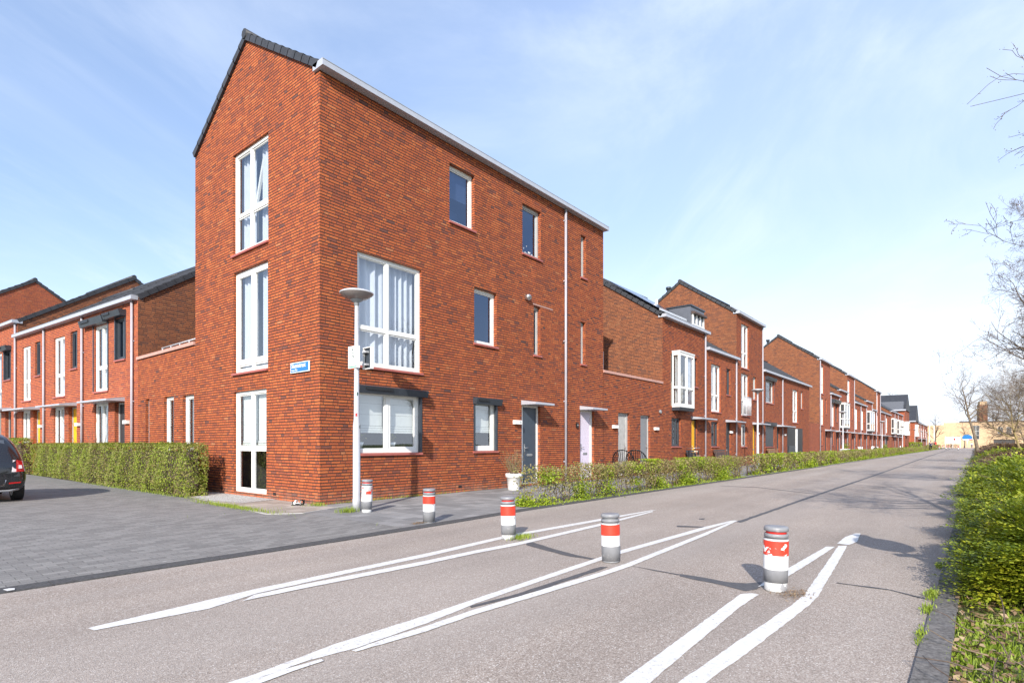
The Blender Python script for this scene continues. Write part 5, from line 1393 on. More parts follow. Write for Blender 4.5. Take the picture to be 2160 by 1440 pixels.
# ================================================================== 8. TREES
def bare_tree(name, label, loc, height, tr, seed, levels=4, spread=0.9, first=0.35, lean=(0, 0), group='bare trees of the right verge', bark='bark', twig='twig', nb=(9, 6, 5, 4), gravity=0.0, cat='tree', trunk_segs=9, lenf=0.55, buds=False, wig=0.10, rotz=0.0, limbs=()):
    T = thing(name, label, cat, loc, rotz, group)
    rnd = random.Random(seed)
    tb = MB(); cb = MB()
    pts = []; p = Vector((0, 0, 0)); d = Vector((lean[0], lean[1], 1)).normalized()
    for i in range(trunk_segs + 1):
        pts.append(p.copy()); d = (d + Vector((rnd.gauss(0, wig), rnd.gauss(0, wig), 0.06))).normalized(); p = p + d * height / trunk_segs
    rad = [tr * (1 - 0.93 * (i / trunk_segs) ** 0.9) for i in range(trunk_segs + 1)]
    rad[0] *= 1.25
    tb.tube([tuple(q) for q in pts], rad, 9, bark)
    tb.build('trunk', T)
    budC = []
    def grow(p, d, L, r, lev):
        segs = 8 if lev <= 1 else 5 if lev == 2 else 3
        P = [p.copy()]; q = p.copy(); dd = d.copy()
        for i in range(segs):
            kk = .15 if lev < 2 else .30
            dd = (dd + Vector((rnd.gauss(0, kk), rnd.gauss(0, kk), rnd.gauss(0.06 - gravity, kk * .8)))).normalized()
            q = q + dd * L / segs; P.append(q.copy())
        R = [max(0.0022, r * (1 - 0.85 * i / segs)) for i in range(segs + 1)]
        cb.tube([tuple(a) for a in P], R, 6 if lev <= 1 else 4 if lev == 2 else 3, bark if lev <= 1 else twig, caps=False)
        if lev >= levels:
            if buds: budC.append(tuple(P[-1])); budC.append(tuple(P[len(P) // 2]))
            return
        m = nb[min(lev, len(nb) - 1)]
        for k in range(m):
            t = rnd.uniform(0.22, 1.0); i = min(segs - 1, int(t * segs)); f = t * segs - i
            b_ = P[i].lerp(P[i + 1], f); ax = (P[i + 1] - P[i]).normalized()
            pr = ax.orthogonal().normalized(); pr.rotate(Matrix.Rotation(rnd.uniform(0, 2 * PI), 3, ax))
            nd = (ax * rnd.uniform(0.5, 1.0) + pr * rnd.uniform(0.5, 0.95)).normalized()
            grow(b_, nd, L * rnd.uniform(0.26, 0.52), R[i] * 0.6, lev + 1)
    for k in range(nb[0]):
        t = first + (1 - first) * (k + rnd.uniform(0, .8)) / nb[0]
        i = min(trunk_segs - 1, int(t * trunk_segs)); f = t * trunk_segs - i
        b_ = pts[i].lerp(pts[i + 1], min(1, f)); a = k * 2.4 + rnd.uniform(-.5, .5)
        el = rnd.uniform(0.15, 0.75) + 0.35 * (t - first)
        nd = Vector((math.cos(a) * math.cos(el), math.sin(a) * math.cos(el), math.sin(el)))
        grow(b_, nd, height * lenf * spread * (1.05 - 0.62 * t), rad[i] * 0.58, 1)
    for z_, az_, el_, L_, r_ in limbs:
        t_ = z_ / height * trunk_segs; i = min(trunk_segs - 1, int(t_))
        grow(pts[i].lerp(pts[i + 1], t_ - i), Vector((math.cos(az_) * math.cos(el_), math.sin(az_) * math.cos(el_), math.sin(el_))), L_, r_, 1)
    cb.build('crown', T)
    if budC:
        C = np.array(budC); C = np.concatenate([C + RNG.normal(0, .015, C.shape) for _ in range(2)])
        V, F = leaf_quads(C, 0.013, aspect=.7); mesh_np('buds', V, F, ['leaf_brown'], parent=T)
    return T
VL = math.atan2(0.773, -0.634)       # towards the road, across the view
bare_tree('bare_tree', 'bare tree standing out of frame whose thin branches reach in at the top right', (1.6, -11.45, 0), 8.4, 0.13, 5, levels=4, spread=0.9, first=0.45, nb=(12, 8, 6, 4), lenf=0.46, buds=True, lean=(0.0, 0.03),
          limbs=[(3.6, VL - 0.3, 0.06, 2.0, 0.024), (3.8, VL + 0.2, 0.08, 2.1, 0.026), (4.1, VL - 0.1, 0.10, 2.2, 0.027), (4.4, VL + 0.25, 0.04, 2.0, 0.024), (4.6, VL - 0.35, 0.04, 2.0, 0.024), (4.9, VL, 0.02, 2.1, 0.023), (5.2, VL - 0.2, -0.05, 2.1, 0.023), (5.4, VL + 0.15, -0.12, 2.1, 0.022), (4.0, VL + 0.05, -0.02, 2.5, 0.026), (4.35, VL - 0.15, -0.05, 2.5, 0.026), (4.75, VL + 0.1, -0.08, 2.5, 0.024)])
bare_tree('bare_tree', 'slender bare tree with spreading lower limbs at the right edge, below the top branches', (13.4, -12.1, 0), 6.6, 0.11, 12, levels=4, spread=0.72, first=0.36, nb=(18, 9, 6, 5), lenf=0.66, buds=True,
          limbs=[(2.7, VL + 0.1, 0.15, 2.5, 0.028), (3.0, VL - 0.3, 0.3, 2.3, 0.026), (3.4, VL + 0.3, 0.4, 2.2, 0.025), (3.8, VL - 0.1, 0.5, 2.0, 0.022)])
bare_tree('leaning_tree', 'crooked bare tree leaning towards the road at the far right', (60, -10.35, 0), 7.6, 0.17, 27, levels=3, spread=1.0, first=0.42, lean=(0.0, 0.30), nb=(14, 8, 7), bark='bark_pale', wig=0.09)
def shrub_tree(label, x, y, h, seed, bark='bark_yellow'):
    return bare_tree('small_tree', label, (x, y, 0), h, 0.09, seed, levels=3, spread=1.3, first=0.28, nb=(22, 14, 12), bark=bark, twig='twig_light' if seed % 2 else 'twig', gravity=0.05, group='small bare trees in the right park', lenf=0.7)
st0 = shrub_tree('dense twiggy small tree with a dark trunk at the right edge', 24.0, -13.2, 4.2, 31, 'bark')
st1 = shrub_tree('small bare tree with a pale yellow trunk right of the leaning tree', 41.0, -12.3, 4.6, 32)
st2 = shrub_tree('twiggy grey brown tree behind the dense small tree', 52.0, -18.0, 6.5, 37, 'bark_pale')
for k, (src, x, y, s, rz, lab) in enumerate(((st0, 33.0, -15.6, 1.05, 1.0, 'wide twiggy small tree behind the one with the dark trunk'), (st1, 46, -14.2, 1.0, 2.0, 'second small tree with a pale yellow trunk, left of the white post'), (st2, 75, -15.5, 1.25, 0.7, 'grey brown tree right of the leaning tree, in the haze of twigs'), (st2, 95, -16, 1.4, 2.7, 'grey brown tree in front of the brick tower'), (st0, 60, -24, 1.5, 4.1, 'broad bare tree deep in the right park'), (st2, 85, -30, 1.5, 5.0, 'tall bare tree deepest in the right park'), (st2, 130, -17, 1.5, 3.6, 'bare tree beside the buff building'))):
    c = copy_tree(src); c.location = (x, y, 0); c.scale = (s, s, s); c.rotation_euler[2] = rz; c['label'] = lab
ft = bare_tree('bare_tree', 'tall airy bare tree rising behind the far end of the brick row', (178, 6.0, 0), 15.5, 0.3, 44, levels=3, spread=0.8, first=0.25, nb=(16, 8, 6), group='bare trees at the end of the road', lenf=0.5)
for x, y, s, rz, lab in ((205, -0.6, 0.66, 2.0, 'dark bushy bare tree behind the flag poles'), (212, 4.0, 0.6, 4.0, 'bare tree left of the flag poles'), (216, -7.5, 0.5, 1.2, 'small bare tree in front of the buff building')):
    c = copy_tree(ft); c.location = (x, y, 0); c.scale = (s * 1.2, s * 1.2, s); c.rotation_euler[2] = rz; c['label'] = lab

# climbing shrub with long whips in the front garden of the low house
def whips(name, label, loc, n, L, seed, spread=0.7, mat='twig_light'):
    T = thing(name, label, 'shrub', loc)
    rnd = random.Random(seed); b = MB()
    for k in range(n):
        a = rnd.uniform(0, 2 * PI); p = Vector((rnd.gauss(0, .05), rnd.gauss(0, .05), 0)); d = Vector((math.cos(a) * spread * rnd.random(), math.sin(a) * spread * rnd.random(), 1)).normalized(); pts = [tuple(p)]
        l = L * rnd.uniform(.5, 1.1)
        for j in range(6):
            d = (d + Vector((rnd.gauss(0, .08), rnd.gauss(0, .08), -0.06))).normalized(); p = p + d * l / 6; pts.append(tuple(p))
        b.tube(pts, [.011, .01, .008, .006, .005, .004, .003], 4, mat)
    b.build('branches', T)
    return T
whips('whip_shrub', 'leafless shrub with long thin whips behind the clipped hedge', (-0.35, 13.2, 0.2), 26, 2.3, 4)
whips('whip_shrub', 'small leafless shrub peeping over the hedge before the yellow door', (-0.5, 17.5, 0.2), 22, 1.6, 6)

# ================================================================== 9. CAR
def car(label, loc, rotz):
    T = thing('parked_car', label, 'car', loc, rotz)
    # stations along local y (0 = rear bumper, + forward); half profiles (x, z)
    def prof(hw_s, z_s, hw_m, z_m, hw_b, z_b, hw_g, z_g, hw_r, z_r):
        return [(hw_s * .6, z_s - 0.02), (hw_s, z_s), (hw_m, z_m), (hw_m + 0.005, (z_m + z_b) * .5), (hw_b, z_b), (hw_g, z_g), (hw_r, z_r - 0.035), (hw_r * .82, z_r), (0, z_r + 0.02)]
    st = [(0.00, prof(.60, .34, .68, .42, .64, .60, .60, .68, .55, .72)), (0.05, prof(.70, .24, .775, .40, .765, .70, .70, .80, .62, .86)),
          (0.16, prof(.74, .22, .805, .40, .80, .74, .72, .95, .60, 1.06)), (0.34, prof(.75, .21, .812, .40, .81, .78, .70, 1.15, .56, 1.29)),
          (0.55, prof(.75, .20, .815, .40, .81, .82, .68, 1.27, .54, 1.43)), (1.0, prof(.75, .19, .815, .40, .81, .85, .67, 1.32, .54, 1.485)),
          (1.7, prof(.75, .19, .815, .40, .81, .86, .67, 1.31, .54, 1.48)), (2.25, prof(.75, .19, .815, .40, .80, .86, .66, 1.20, .55, 1.34)),
          (2.75, prof(.75, .19, .81, .40, .78, .86, .68, .94, .58, .99)), (3.2, prof(.74, .20, .79, .40, .74, .74, .64, .82, .50, .86)), (3.5, prof(.64, .24, .70, .40, .64, .60, .54, .68, .40, .70))]
    V = []; F = []
    np_ = len(st[0][1])
    for y, p in st:
        V += [(x, y, z) for x, z in p] + [(-x, y, z) for x, z in p[-2::-1]]
    w = np_ * 2 - 1
    for i in range(len(st) - 1):
        for j in range(w - 1):
            F.append((i * w + j, i * w + j + 1, (i + 1) * w + j + 1, (i + 1) * w + j))
        F.append((i * w + w - 1, i * w, (i + 1) * w, (i + 1) * w + w - 1))
    F.append(tuple(range(w - 1, -1, -1))); F.append(tuple((len(st) - 1) * w + j for j in range(w)))
    me = bpy.data.meshes.new('body'); me.from_pydata(V, [], F); me.materials.append(MATS['car_paint'])
    import bmesh
    bm = bmesh.new(); bm.from_mesh(me); bmesh.ops.recalc_face_normals(bm, faces=bm.faces); bm.to_mesh(me); bm.free()
    for p in me.polygons: p.use_smooth = True
    o = bpy.data.objects.new('body', me); COL.objects.link(o); o.parent = T
    sd = o.modifiers.new('smooth', 'SUBSURF'); sd.levels = 2; sd.render_levels = 2
    b = MB()      # rear window glass following the hatch slope
    b.prism([(-0.50, 0.15, 0.93), (0.50, 0.15, 0.93), (0.47, 0.365, 1.30), (-0.47, 0.365, 1.30)], (0, -0.012, 0.006), 'glass_far'); b.build('rear_window', T)
    for sg in (-1, 1):
        pts = [(sg * .690, .85, .90), (sg * .690, 2.45, .90), (sg * .60, 2.1, 1.26), (sg * .60, 1.0, 1.28)]
        b = MB(); b.prism([(x + sg * 0.065, y, z) for x, y, z in pts], (sg * 0.01, 0, 0), 'glass_far'); b.build('side_window', T)
        for y in (0.58, 2.85):
            wb = MB(Matrix.Translation((sg * 0.72, y, 0.292)) @ Matrix.Rotation(PI / 2, 4, 'Y'))
            wb.lathe([(0.20, -0.09), (0.285, -0.085), (0.292, -0.05), (0.292, 0.05), (0.285, 0.085), (0.20, 0.09)], 28, 'rubber'); wo = wb.build('wheel', T)
            rb = MB(Matrix.Translation((sg * 0.72, y, 0.292)) @ Matrix.Rotation(PI / 2, 4, 'Y')); rb.lathe([(0.19, -0.092), (0.19, 0.092)], 20, 'galv'); rb.build('rim', wo)
        # tail light: slanted lens, red outside, clear inside
        b = MB()
        def lens(a0, a1, m_, off):
            b.prism([(sg * a0[0], -0.002 + off, .635), (sg * a1[0], .055 + off, .645), (sg * a1[1], .125 + off, .86), (sg * a0[1], .085 + off, .885)], (0, .05, 0), m_)
        lens((.545, .575), (.765, .735), 'lens_clear', -0.012); lens((.615, .635), (.755, .725), 'lens_red', -0.022)
        b.prism([(sg * .655, .022 - .034, .70), (sg * .715, .04 - .034, .705), (sg * .71, .06 - .034, .775), (sg * .66, .045 - .034, .775)], (0, .02, 0), 'lens_clear')
        b.build('tail_light', T)
        b = MB(); b.prism([(sg * .50, -0.035, .385), (sg * .69, .006, .40), (sg * .70, .008, .425), (sg * .50, -0.035, .415)], (0, .05, 0), 'lens_red'); b.build('reflector', T)
    b = MB(); b.tube([(-0.66, 0.03, .27), (-.5, -.03, .245), (0, -.045, .24), (.5, -.03, .245), (.66, .03, .27)], .022, 8, 'pot_grey'); b.tube([(-0.45, -0.02, .47), (-.42, -.045, .36), (0, -.055, .34), (.42, -.045, .36), (.45, -.02, .47)], .012, 8, 'steel'); b.build('bumper_trim', T)
    return T
car('small black hatchback parked at the left edge, its right tail light showing', (-4.29, 5.55, 0), 0)

# ================================================================== 10. THINGS IN THE FRONT GARDENS
T = thing('plant_pot', 'white flower pot with a dry twiggy shrub at the start of the thin hedge', 'plant pot', (5.50, -0.40, 0))
T.location = (5.42, -0.55, 0)
b = MB(); b.lathe([(0.145, 0), (0.15, 0.01), (0.19, 0.33), (0.215, 0.335), (0.222, 0.43), (0.205, 0.44), (0.19, 0.41)], 32, 'terracotta_pot'); b.build('pot', T)
b = MB(); b.lathe([(0.19, 0.40), (0.001, 0.42)], 20, 'soil', caps=False); b.build('earth', T)
rnd = random.Random(2); b = MB(); tips = []
for k in range(70):
    a = rnd.uniform(0, 2 * PI); p = Vector((rnd.gauss(0, .05), rnd.gauss(0, .05), .40)); d = Vector((math.cos(a) * .5, math.sin(a) * .5, 1)).normalized(); pts = [tuple(p)]; l = rnd.uniform(.3, .68)
    for j in range(4):
        d = (d + Vector((rnd.gauss(0, .12), rnd.gauss(0, .12), .05))).normalized(); p = p + d * l / 4; pts.append(tuple(p)); tips.append(tuple(p))
    b.tube(pts, [.006, .005, .004, .003, .002], 4, 'twig_light')
b.build('branches', T)
C = np.array(tips); C = C[C[:, 2] > 0.5]; C = np.concatenate([C + RNG.normal(0, .02, C.shape) for _ in range(4)]); V, F = leaf_quads(C, 0.03, aspect=.35); mesh_np('leaves', V, F, ['leaf_dry'], parent=T)

def wire_chair(label, x, y, rz):
    T = thing('lounge_chair', label, 'chair', (x, y, 0), rz, 'black wire lounge chairs by the wall')
    def ring(t):   # egg shaped hoop, leaning back
        a = t * 2 * PI; return Vector((0.36 * math.sin(a), 0.05 - 0.02 + 0.32 * -math.cos(a) * -1, 0.55 - 0.36 * math.cos(a) * -1))
    H = [Vector((0.37 * math.sin(t), 0.42 * math.cos(t), 0.60 + 0.42 * math.cos(t))) for t in np.linspace(0, 2 * PI, 33)]
    S = [Vector((0.16 * math.sin(t), -0.10 + 0.14 * math.cos(t), 0.32 + 0.03 * math.cos(t))) for t in np.linspace(0, 2 * PI, 33)]
    b = MB(); b.tube([tuple(p) for p in H], 0.02, 8, 'black'); b.build('frame', T)
    b = MB()
    for k in range(0, 32):
        b.tube([tuple(H[k]), tuple((H[k] + S[k]) / 2 + Vector((0, 0.03, -0.05))), tuple(S[k])], 0.012, 4, 'black', caps=False)
    b.tube([tuple(p) for p in S], 0.008, 6, 'black'); b.build('cords', T)
    for a in (0.6, 2.54, 3.9, 5.5):
        b = MB(); b.tube([(0.1 * math.cos(a), -0.1 + 0.1 * math.sin(a), 0.31), (0.36 * math.cos(a), -0.08 + 0.36 * math.sin(a), 0)], 0.012, 6, 'black'); b.build('leg', T)
    return T
wire_chair('black wire lounge chair against the brick wall, left of the pair', 11.15, -0.75, PI / 2 + 0.35)
wire_chair('black wire lounge chair before the pale storage door, right of the pair', 12.1, -0.75, PI / 2 + 0.35)

def bicycle(label, loc, rz, group=None, cream=False, scale=1.0, small=False):
    T = thing('bicycle', label, 'bicycle', loc, rz, group); T.scale = (scale,) * 3
    for xx in (-0.53, 0.53):
        Mw = Matrix.Translation((xx, 0, 0.34)) @ Matrix.Rotation(PI / 2, 4, 'X')
        b = MB(Mw)
        b.tube([(0.33 * math.cos(a), 0.33 * math.sin(a), 0) for a in np.linspace(0, 2 * PI, 33)], 0.017, 6, 'rubber'); wo = b.build('wheel', T)
        b = MB(Mw)
        for a in np.linspace(0, PI, 11)[:-1]:
            b.tube([(0.32 * math.cos(a), 0.32 * math.sin(a), 0), (-0.32 * math.cos(a), -0.32 * math.sin(a), 0)], 0.002, 3, 'steel', caps=False)
        b.build('spokes', wo)
    b = MB()
    A, B_, Cc, D = (-0.53, 0, 0.34), (-0.1, 0, 0.30), (-0.22, 0, 0.80), (0.36, 0, 0.85)
    for p, q in ((A, B_), (A, Cc), (B_, Cc), (B_, D), (Cc, D), (D, (0.53, 0, 0.34))):
        b.tube([p, q], 0.016, 8, 'black')
    b.build('frame', T)
    b = MB(); b.prism([(-0.36, -0.07, 0.88), (-0.36, 0.07, 0.88), (-0.08, 0.03, 0.88), (-0.08, -0.03, 0.88)], (0, 0, 0.05), 'seat_cover' if cream else 'black'); b.tube([(-0.22, 0, 0.78), (-0.22, 0, 0.88)], 0.014, 6, 'steel'); b.build('saddle', T)
    b = MB(); b.tube([(0.36, 0, 0.84), (0.34, 0, 1.02), (0.34, 0, 1.04)], 0.014, 6, 'steel'); b.tube([(0.18, -0.28, 1.06), (0.33, -0.22, 1.06), (0.36, 0, 1.04), (0.33, 0.22, 1.06), (0.18, 0.28, 1.06)], 0.012, 6, 'steel'); b.build('handlebar', T)
    b = MB(); b.box(-0.80, -0.38, -0.06, 0.06, 0.70, 0.72, 'seat_cover' if cream else 'black'); b.build('carrier', T)
    return T
bicycle('black bicycle with a cream saddle leaning by the wall below the bay window', (17.3, -0.8, 0), PI + 0.12, cream=True)
def bench(label, loc, rz, mat, w=1.3, group=None):
    T = thing('garden_bench', label, 'bench', loc, rz, group)
    b = MB()
    for k in range(4): b.box(-w / 2, w / 2, -0.25 + k * 0.125, -0.25 + k * 0.125 + 0.10, 0.42, 0.445, mat)
    b.build('seat', T)
    b = MB()
    for k in range(4): b.prism([(-w / 2, 0.25 + 0.03 * k, 0.52 + k * 0.11), (w / 2, 0.25 + 0.03 * k, 0.52 + k * 0.11), (w / 2, 0.275 + 0.03 * k, 0.61 + k * 0.11), (-w / 2, 0.275 + 0.03 * k, 0.61 + k * 0.11)], (0, 0.02, 0), mat)
    b.build('backrest', T)
    for sx in (-1, 1):
        for yy, hh in ((-0.22, 0.60), (0.24, 0.92)):
            b = MB(); b.box(sx * w / 2 - 0.03, sx * w / 2 + 0.03, yy - 0.03, yy + 0.03, 0, hh, mat); b.build('leg', T)
        b = MB(); b.box(sx * w / 2 - 0.035, sx * w / 2 + 0.035, -0.26, 0.28, 0.60, 0.63, mat); b.build('armrest', T)
    return T
bench('dark rattan garden bench beside the yellow door', (18.6, -0.5, 0), 0, 'black', 1.1)
bench('weathered dark wooden bench in front of the low house with the dark door', (22.3, -0.5, 0), 0, 'wood_dark', 1.6)
bench('pale brown wooden bench under the closed roller shutter', (31.6, -0.5, 0), 0, 'wood', 1.8)
def planter(label, loc, w, h, mat, leaf=True):
    T = thing('planter_box', label, 'planter', loc, 0, 'planters in the front gardens')
    b = MB(); b.box(-w / 2, w / 2, -0.25, 0.25, 0, h, mat); b.box(-w / 2 - .02, w / 2 + .02, -0.27, 0.27, h, h + .04, mat); b.build('box', T)
    b = MB(); b.box(-w / 2 + .03, w / 2 - .03, -0.22, 0.22, h + .041, h + .06, 'soil'); b.build('earth', T)
    if leaf:
        C = RNG.normal(size=(220, 3)) * (w * .28, .12, .16) + (0, 0, h + .28); V, F = leaf_quads(C, 0.10); mesh_np('foliage', V, F, ['leaf_hedge'], parent=T)
planter('white planter box with a bushy plant before the tall house with glass blocks', (51.0, -1.2, 0), 1.5, 0.75, 'plastic_white')
planter('low dark planter box by the door of the narrow low house', (58.0, -1.0, 0), 1.4, 0.6, 'pot_grey', False)
bench('white garden bench before the third tall house', (61.5, -1.2, 0), 0.0, 'plastic_white', 2.0)
def scooter(label, loc, rz):
    T = thing('motor_scooter', label, 'scooter', loc, rz)
    for xx in (-0.6, 0.62):
        b = MB(Matrix.Translation((xx, 0, .24)) @ Matrix.Rotation(PI / 2, 4, 'X')); b.lathe([(.12, -.05), (.23, -.05), (.24, 0), (.23, .05), (.12, .05)], 18, 'rubber'); b.build('wheel', T)
    b = MB(); b.prism([(-.85, -.15, .45), (-.25, -.15, .28), (.45, -.15, .26), (.58, -.15, .40), (.42, -.15, .95), (.36, -.15, .95), (.38, -.15, .40), (-.1, -.15, .36), (-.2, -.15, .70), (-.85, -.15, .75)], (0, .3, 0), 'plastic_white'); b.build('body', T)
    b = MB(); b.prism([(-.80, -.13, .76), (-.18, -.13, .71), (-.18, -.13, .79), (-.80, -.13, .86)], (0, .26, 0), 'black'); b.build('seat', T)
    b = MB(); b.tube([(.62, 0, .24), (.42, 0, 1.0)], .03, 8, 'galv'); b.tube([(.36, -.33, 1.05), (.42, 0, 1.02), (.36, .33, 1.05)], .018, 8, 'black'); b.build('handlebar', T)
    return T
scooter('white motor scooter parked before the pair of low units', (67.5, -1.4, 0), 0.4)
bench('second white garden bench before the mid height bay window house', (74.0, -1.2, 0), 0.2, 'plastic_white', 1.6)
planter('dark planter box far along the front gardens', (79.5, -1.2, 0), 1.6, 0.6, 'pot_grey')
bench('small grey bench before the far pair of bay window houses', (101.5, -1.2, 0), 0.1, 'plastic_white', 1.6)

# the lost sandal at the corner
T = thing('sandal', 'black and white strapped sandal lying on the tiles at the foot of the gable', 'sandal', (-0.30, 0.30, 0.012), 2.35)
b = MB(); sole = []
for t in np.linspace(0, 2 * PI, 25)[:-1]:
    xx = 0.125 * math.cos(t); sole.append((xx, (0.040 + 0.010 * math.cos(t) - 0.008 * math.cos(2 * t)) * math.sin(t), 0.0))
b.prism(sole, (0, 0, 0.028), 'black'); b.prism([(p[0] * .96, p[1] * .93, 0.0285) for p in sole], (0, 0, 0.006), 'anthracite'); b.build('sole', T)
b = MB()
for xx, hh in ((0.07, 0.055), (0.03, 0.075), (-0.08, 0.09)):
    pts = [(xx + 0.02 * math.cos(a), 0.047 * math.cos(a), 0.02 + hh * math.sin(a)) for a in np.linspace(0, PI, 10)]
    for p, q in zip(pts[:-1], pts[1:]):
        b.prism([(p[0] - .014, p[1], p[2]), (p[0] + .014, p[1], p[2]), (q[0] + .014, q[1], q[2]), (q[0] - .014, q[1], q[2])], (0, 0, 0.005), 'black' if hh != 0.075 else 'plastic_white')
b.tube([(-0.12, -.03, .03), (-0.135, 0, .11), (-0.12, .03, .03)], .008, 6, 'black'); b.tube([(0.07, .05, .025), (0.0, .052, .05), (-.08, .05, .03)], .006, 6, 'plastic_white'); b.tube([(0.10, -.04, .02), (0.12, 0, .03), (.10, .04, .02)], .006, 6, 'plastic_white'); b.build('strap', T)

# ================================================================== 11. FAR END OF THE ROAD
T = thing('buff_building', 'pale buff brick building with a tall slit window closing the far end of the road', 'building', (222, -2.2, 0), -PI / 2)
ops = [(7.2, 8.9, 2.6, 7.0), (13.2, 14.4, 4.4, 6.4), (15.2, 16.4, 4.4, 6.4), (12.2, 17.2, 0, 2.6)]
w = MB(); w.facade(34, 0, 8.0, ops, 0.3, 'buff'); w.facade(0, 0, 7.3, [], .3, 'buff', x0=-5.0); w.box(-5, 34, 0.5, 14, 0, 7.25, 'buff'); w.build('wall', T)
b = MB(); b.box(4.0, 34.2, -0.15, 0.6, 8.0, 8.3, 'wood_dark'); b.build('roof_edge', T)
for o in ops[:3]:
    window(T, *o, cols=(0.5,), rows=(0.3, 0.6), far=True, glass='glass_far', sill=None)
b = MB(); b.box(12.2, 17.2, 0.25, 0.3, 0, 2.6, 'room_dark'); b.build('entrance', T)
T = thing('brick_tower', 'slim brick church tower rising behind the bare trees', 'tower', (330, -12.6, 0), 0.3)
b = MB(); b.box(-1.5, 1.5, -1.5, 1.5, 0, 19, 'brick_brown'); b.build('shaft', T, uv=(0, 0))
b = MB(); b.prism([(-1.3, -1.3, 19), (1.3, -1.3, 19), (1.3, 1.3, 19), (-1.3, 1.3, 19)], (0, 0, 1.6), 'buff'); b.build('belfry', T)
b = MB(); b.tube([(0, 0, 20.6), (0, 0, 23)], [0.3, .05], 6, 'pot_grey'); b.build('spire', T)
T = thing('banner_board', 'long white printed banner board with a red square before the buff building', 'banner', (206, -3.1, 0), -PI / 2)
b = MB(); b.box(0, 3.7, 0, 0.15, 1.3, 3.25, 'plastic_white'); b.build('board', T)
b = MB(); b.box(2.0, 2.45, -0.03, 0, 2.3, 2.95, 'red_paint'); b.build('red_square', T)
for xx in (0.1, 1.85, 3.6):
    b = MB(); b.box(xx - .06, xx + .06, 0.155, 0.3, 0, 3.6, 'galv'); b.build('post', T)
for x, y, lab in ((196, 0.1, 'left of the two white flag poles'), (196, -0.95, 'right of the two white flag poles')):
    b = MB(); b.tube([(0, 0, 0), (0, 0, 6.6)], [.11, .06], 8, 'plastic_white'); b.lathe([(.1, 6.6), (.1, 6.7)], 8, 'galv'); o = b.build('flag_pole', loc=(x, y, 0)); tag(o, lab + ' at the end of the road', 'flag pole', 'white flag poles')
T = thing('round_sign', 'blue and white oval information sign on a post at the end of the road', 'sign', (165, -8.6, 0), -PI / 2)
b = MB(); b.tube([(0, 0, 0), (0, 0, 2.6)], .06, 8, 'galv'); b.build('post', T)
b = MB(); b.prism([(.95 * math.cos(a), -.08, 2.7 + .75 * math.sin(a)) for a in np.linspace(0, 2 * PI, 29)[:-1]], (0, -.06, 0), 'sign_blue'); b.prism([(.9 * math.cos(a), -.145, 2.35 + .35 * math.sin(a)) for a in np.linspace(PI, 2 * PI, 15)], (0, -.02, 0), 'plastic_white'); b.box(.3, 1.0, -.17, -.1, 2.1, 2.3, 'red_paint'); b.build('disc', T)
T = thing('red_post_box', 'small red post box at the road end beside the flag poles', 'post box', (185, -1.7, 0))
b = MB(); b.box(-.3, .3, -.3, .3, .5, 1.6, 'red_paint'); b.box(-.32, .32, -.32, .32, 1.6, 1.68, 'red_paint'); b.build('box', T); b = MB(); b.box(-.1, .1, -.1, .1, 0, .5, 'galv'); b.build('post', T)
T = thing('white_notice', 'white notice board on posts under the trees of the right park', 'sign', (40.0, -16.2, 0), -PI / 2 + 0.2)
b = MB(); b.box(-.3, .3, 0, .05, .4, 1.5, 'plastic_white'); b.build('board', T); b = MB(); b.box(-.28, -.22, .05, .1, 0, 1.5, 'galv'); b.box(.22, .28, .05, .1, 0, 1.5, 'galv'); b.build('post', T)
for k, (x, y) in enumerate(((208, -3.2), (208, -4.2), (208, -5.3))):
    bicycle('bicycle parked in front of the white banner board', (x, y, 0), PI / 2 + .2 * k, 'parked bicycles at the road end', scale=1.25)

# people -----------------------------------------------------------------------
def skin_mesh(name, joints, edges, mat, parent, root=0, sub=2):
    me = bpy.data.meshes.new(name)
    me.from_pydata([j[:3] for j in joints], edges, [])
    me.materials.append(MATS[mat])
    o = bpy.data.objects.new(name, me); COL.objects.link(o)
    o.modifiers.new('skin', 'SKIN')
    for i, j in enumerate(joints):
        sv_ = me.skin_vertices[0].data[i]; sv_.radius = (j[3], j[4] if len(j) > 4 else j[3]); sv_.use_root = (i == root)
    m_ = o.modifiers.new('sub', 'SUBSURF'); m_.levels = sub; m_.render_levels = sub
    dg = bpy.context.evaluated_depsgraph_get()
    me2 = bpy.data.meshes.new_from_object(o.evaluated_get(dg)); me2.name = name
    bpy.data.objects.remove(o)
    for p in me2.polygons: p.use_smooth = True
    o = bpy.data.objects.new(name, me2); COL.objects.link(o); o.parent = parent
    return o
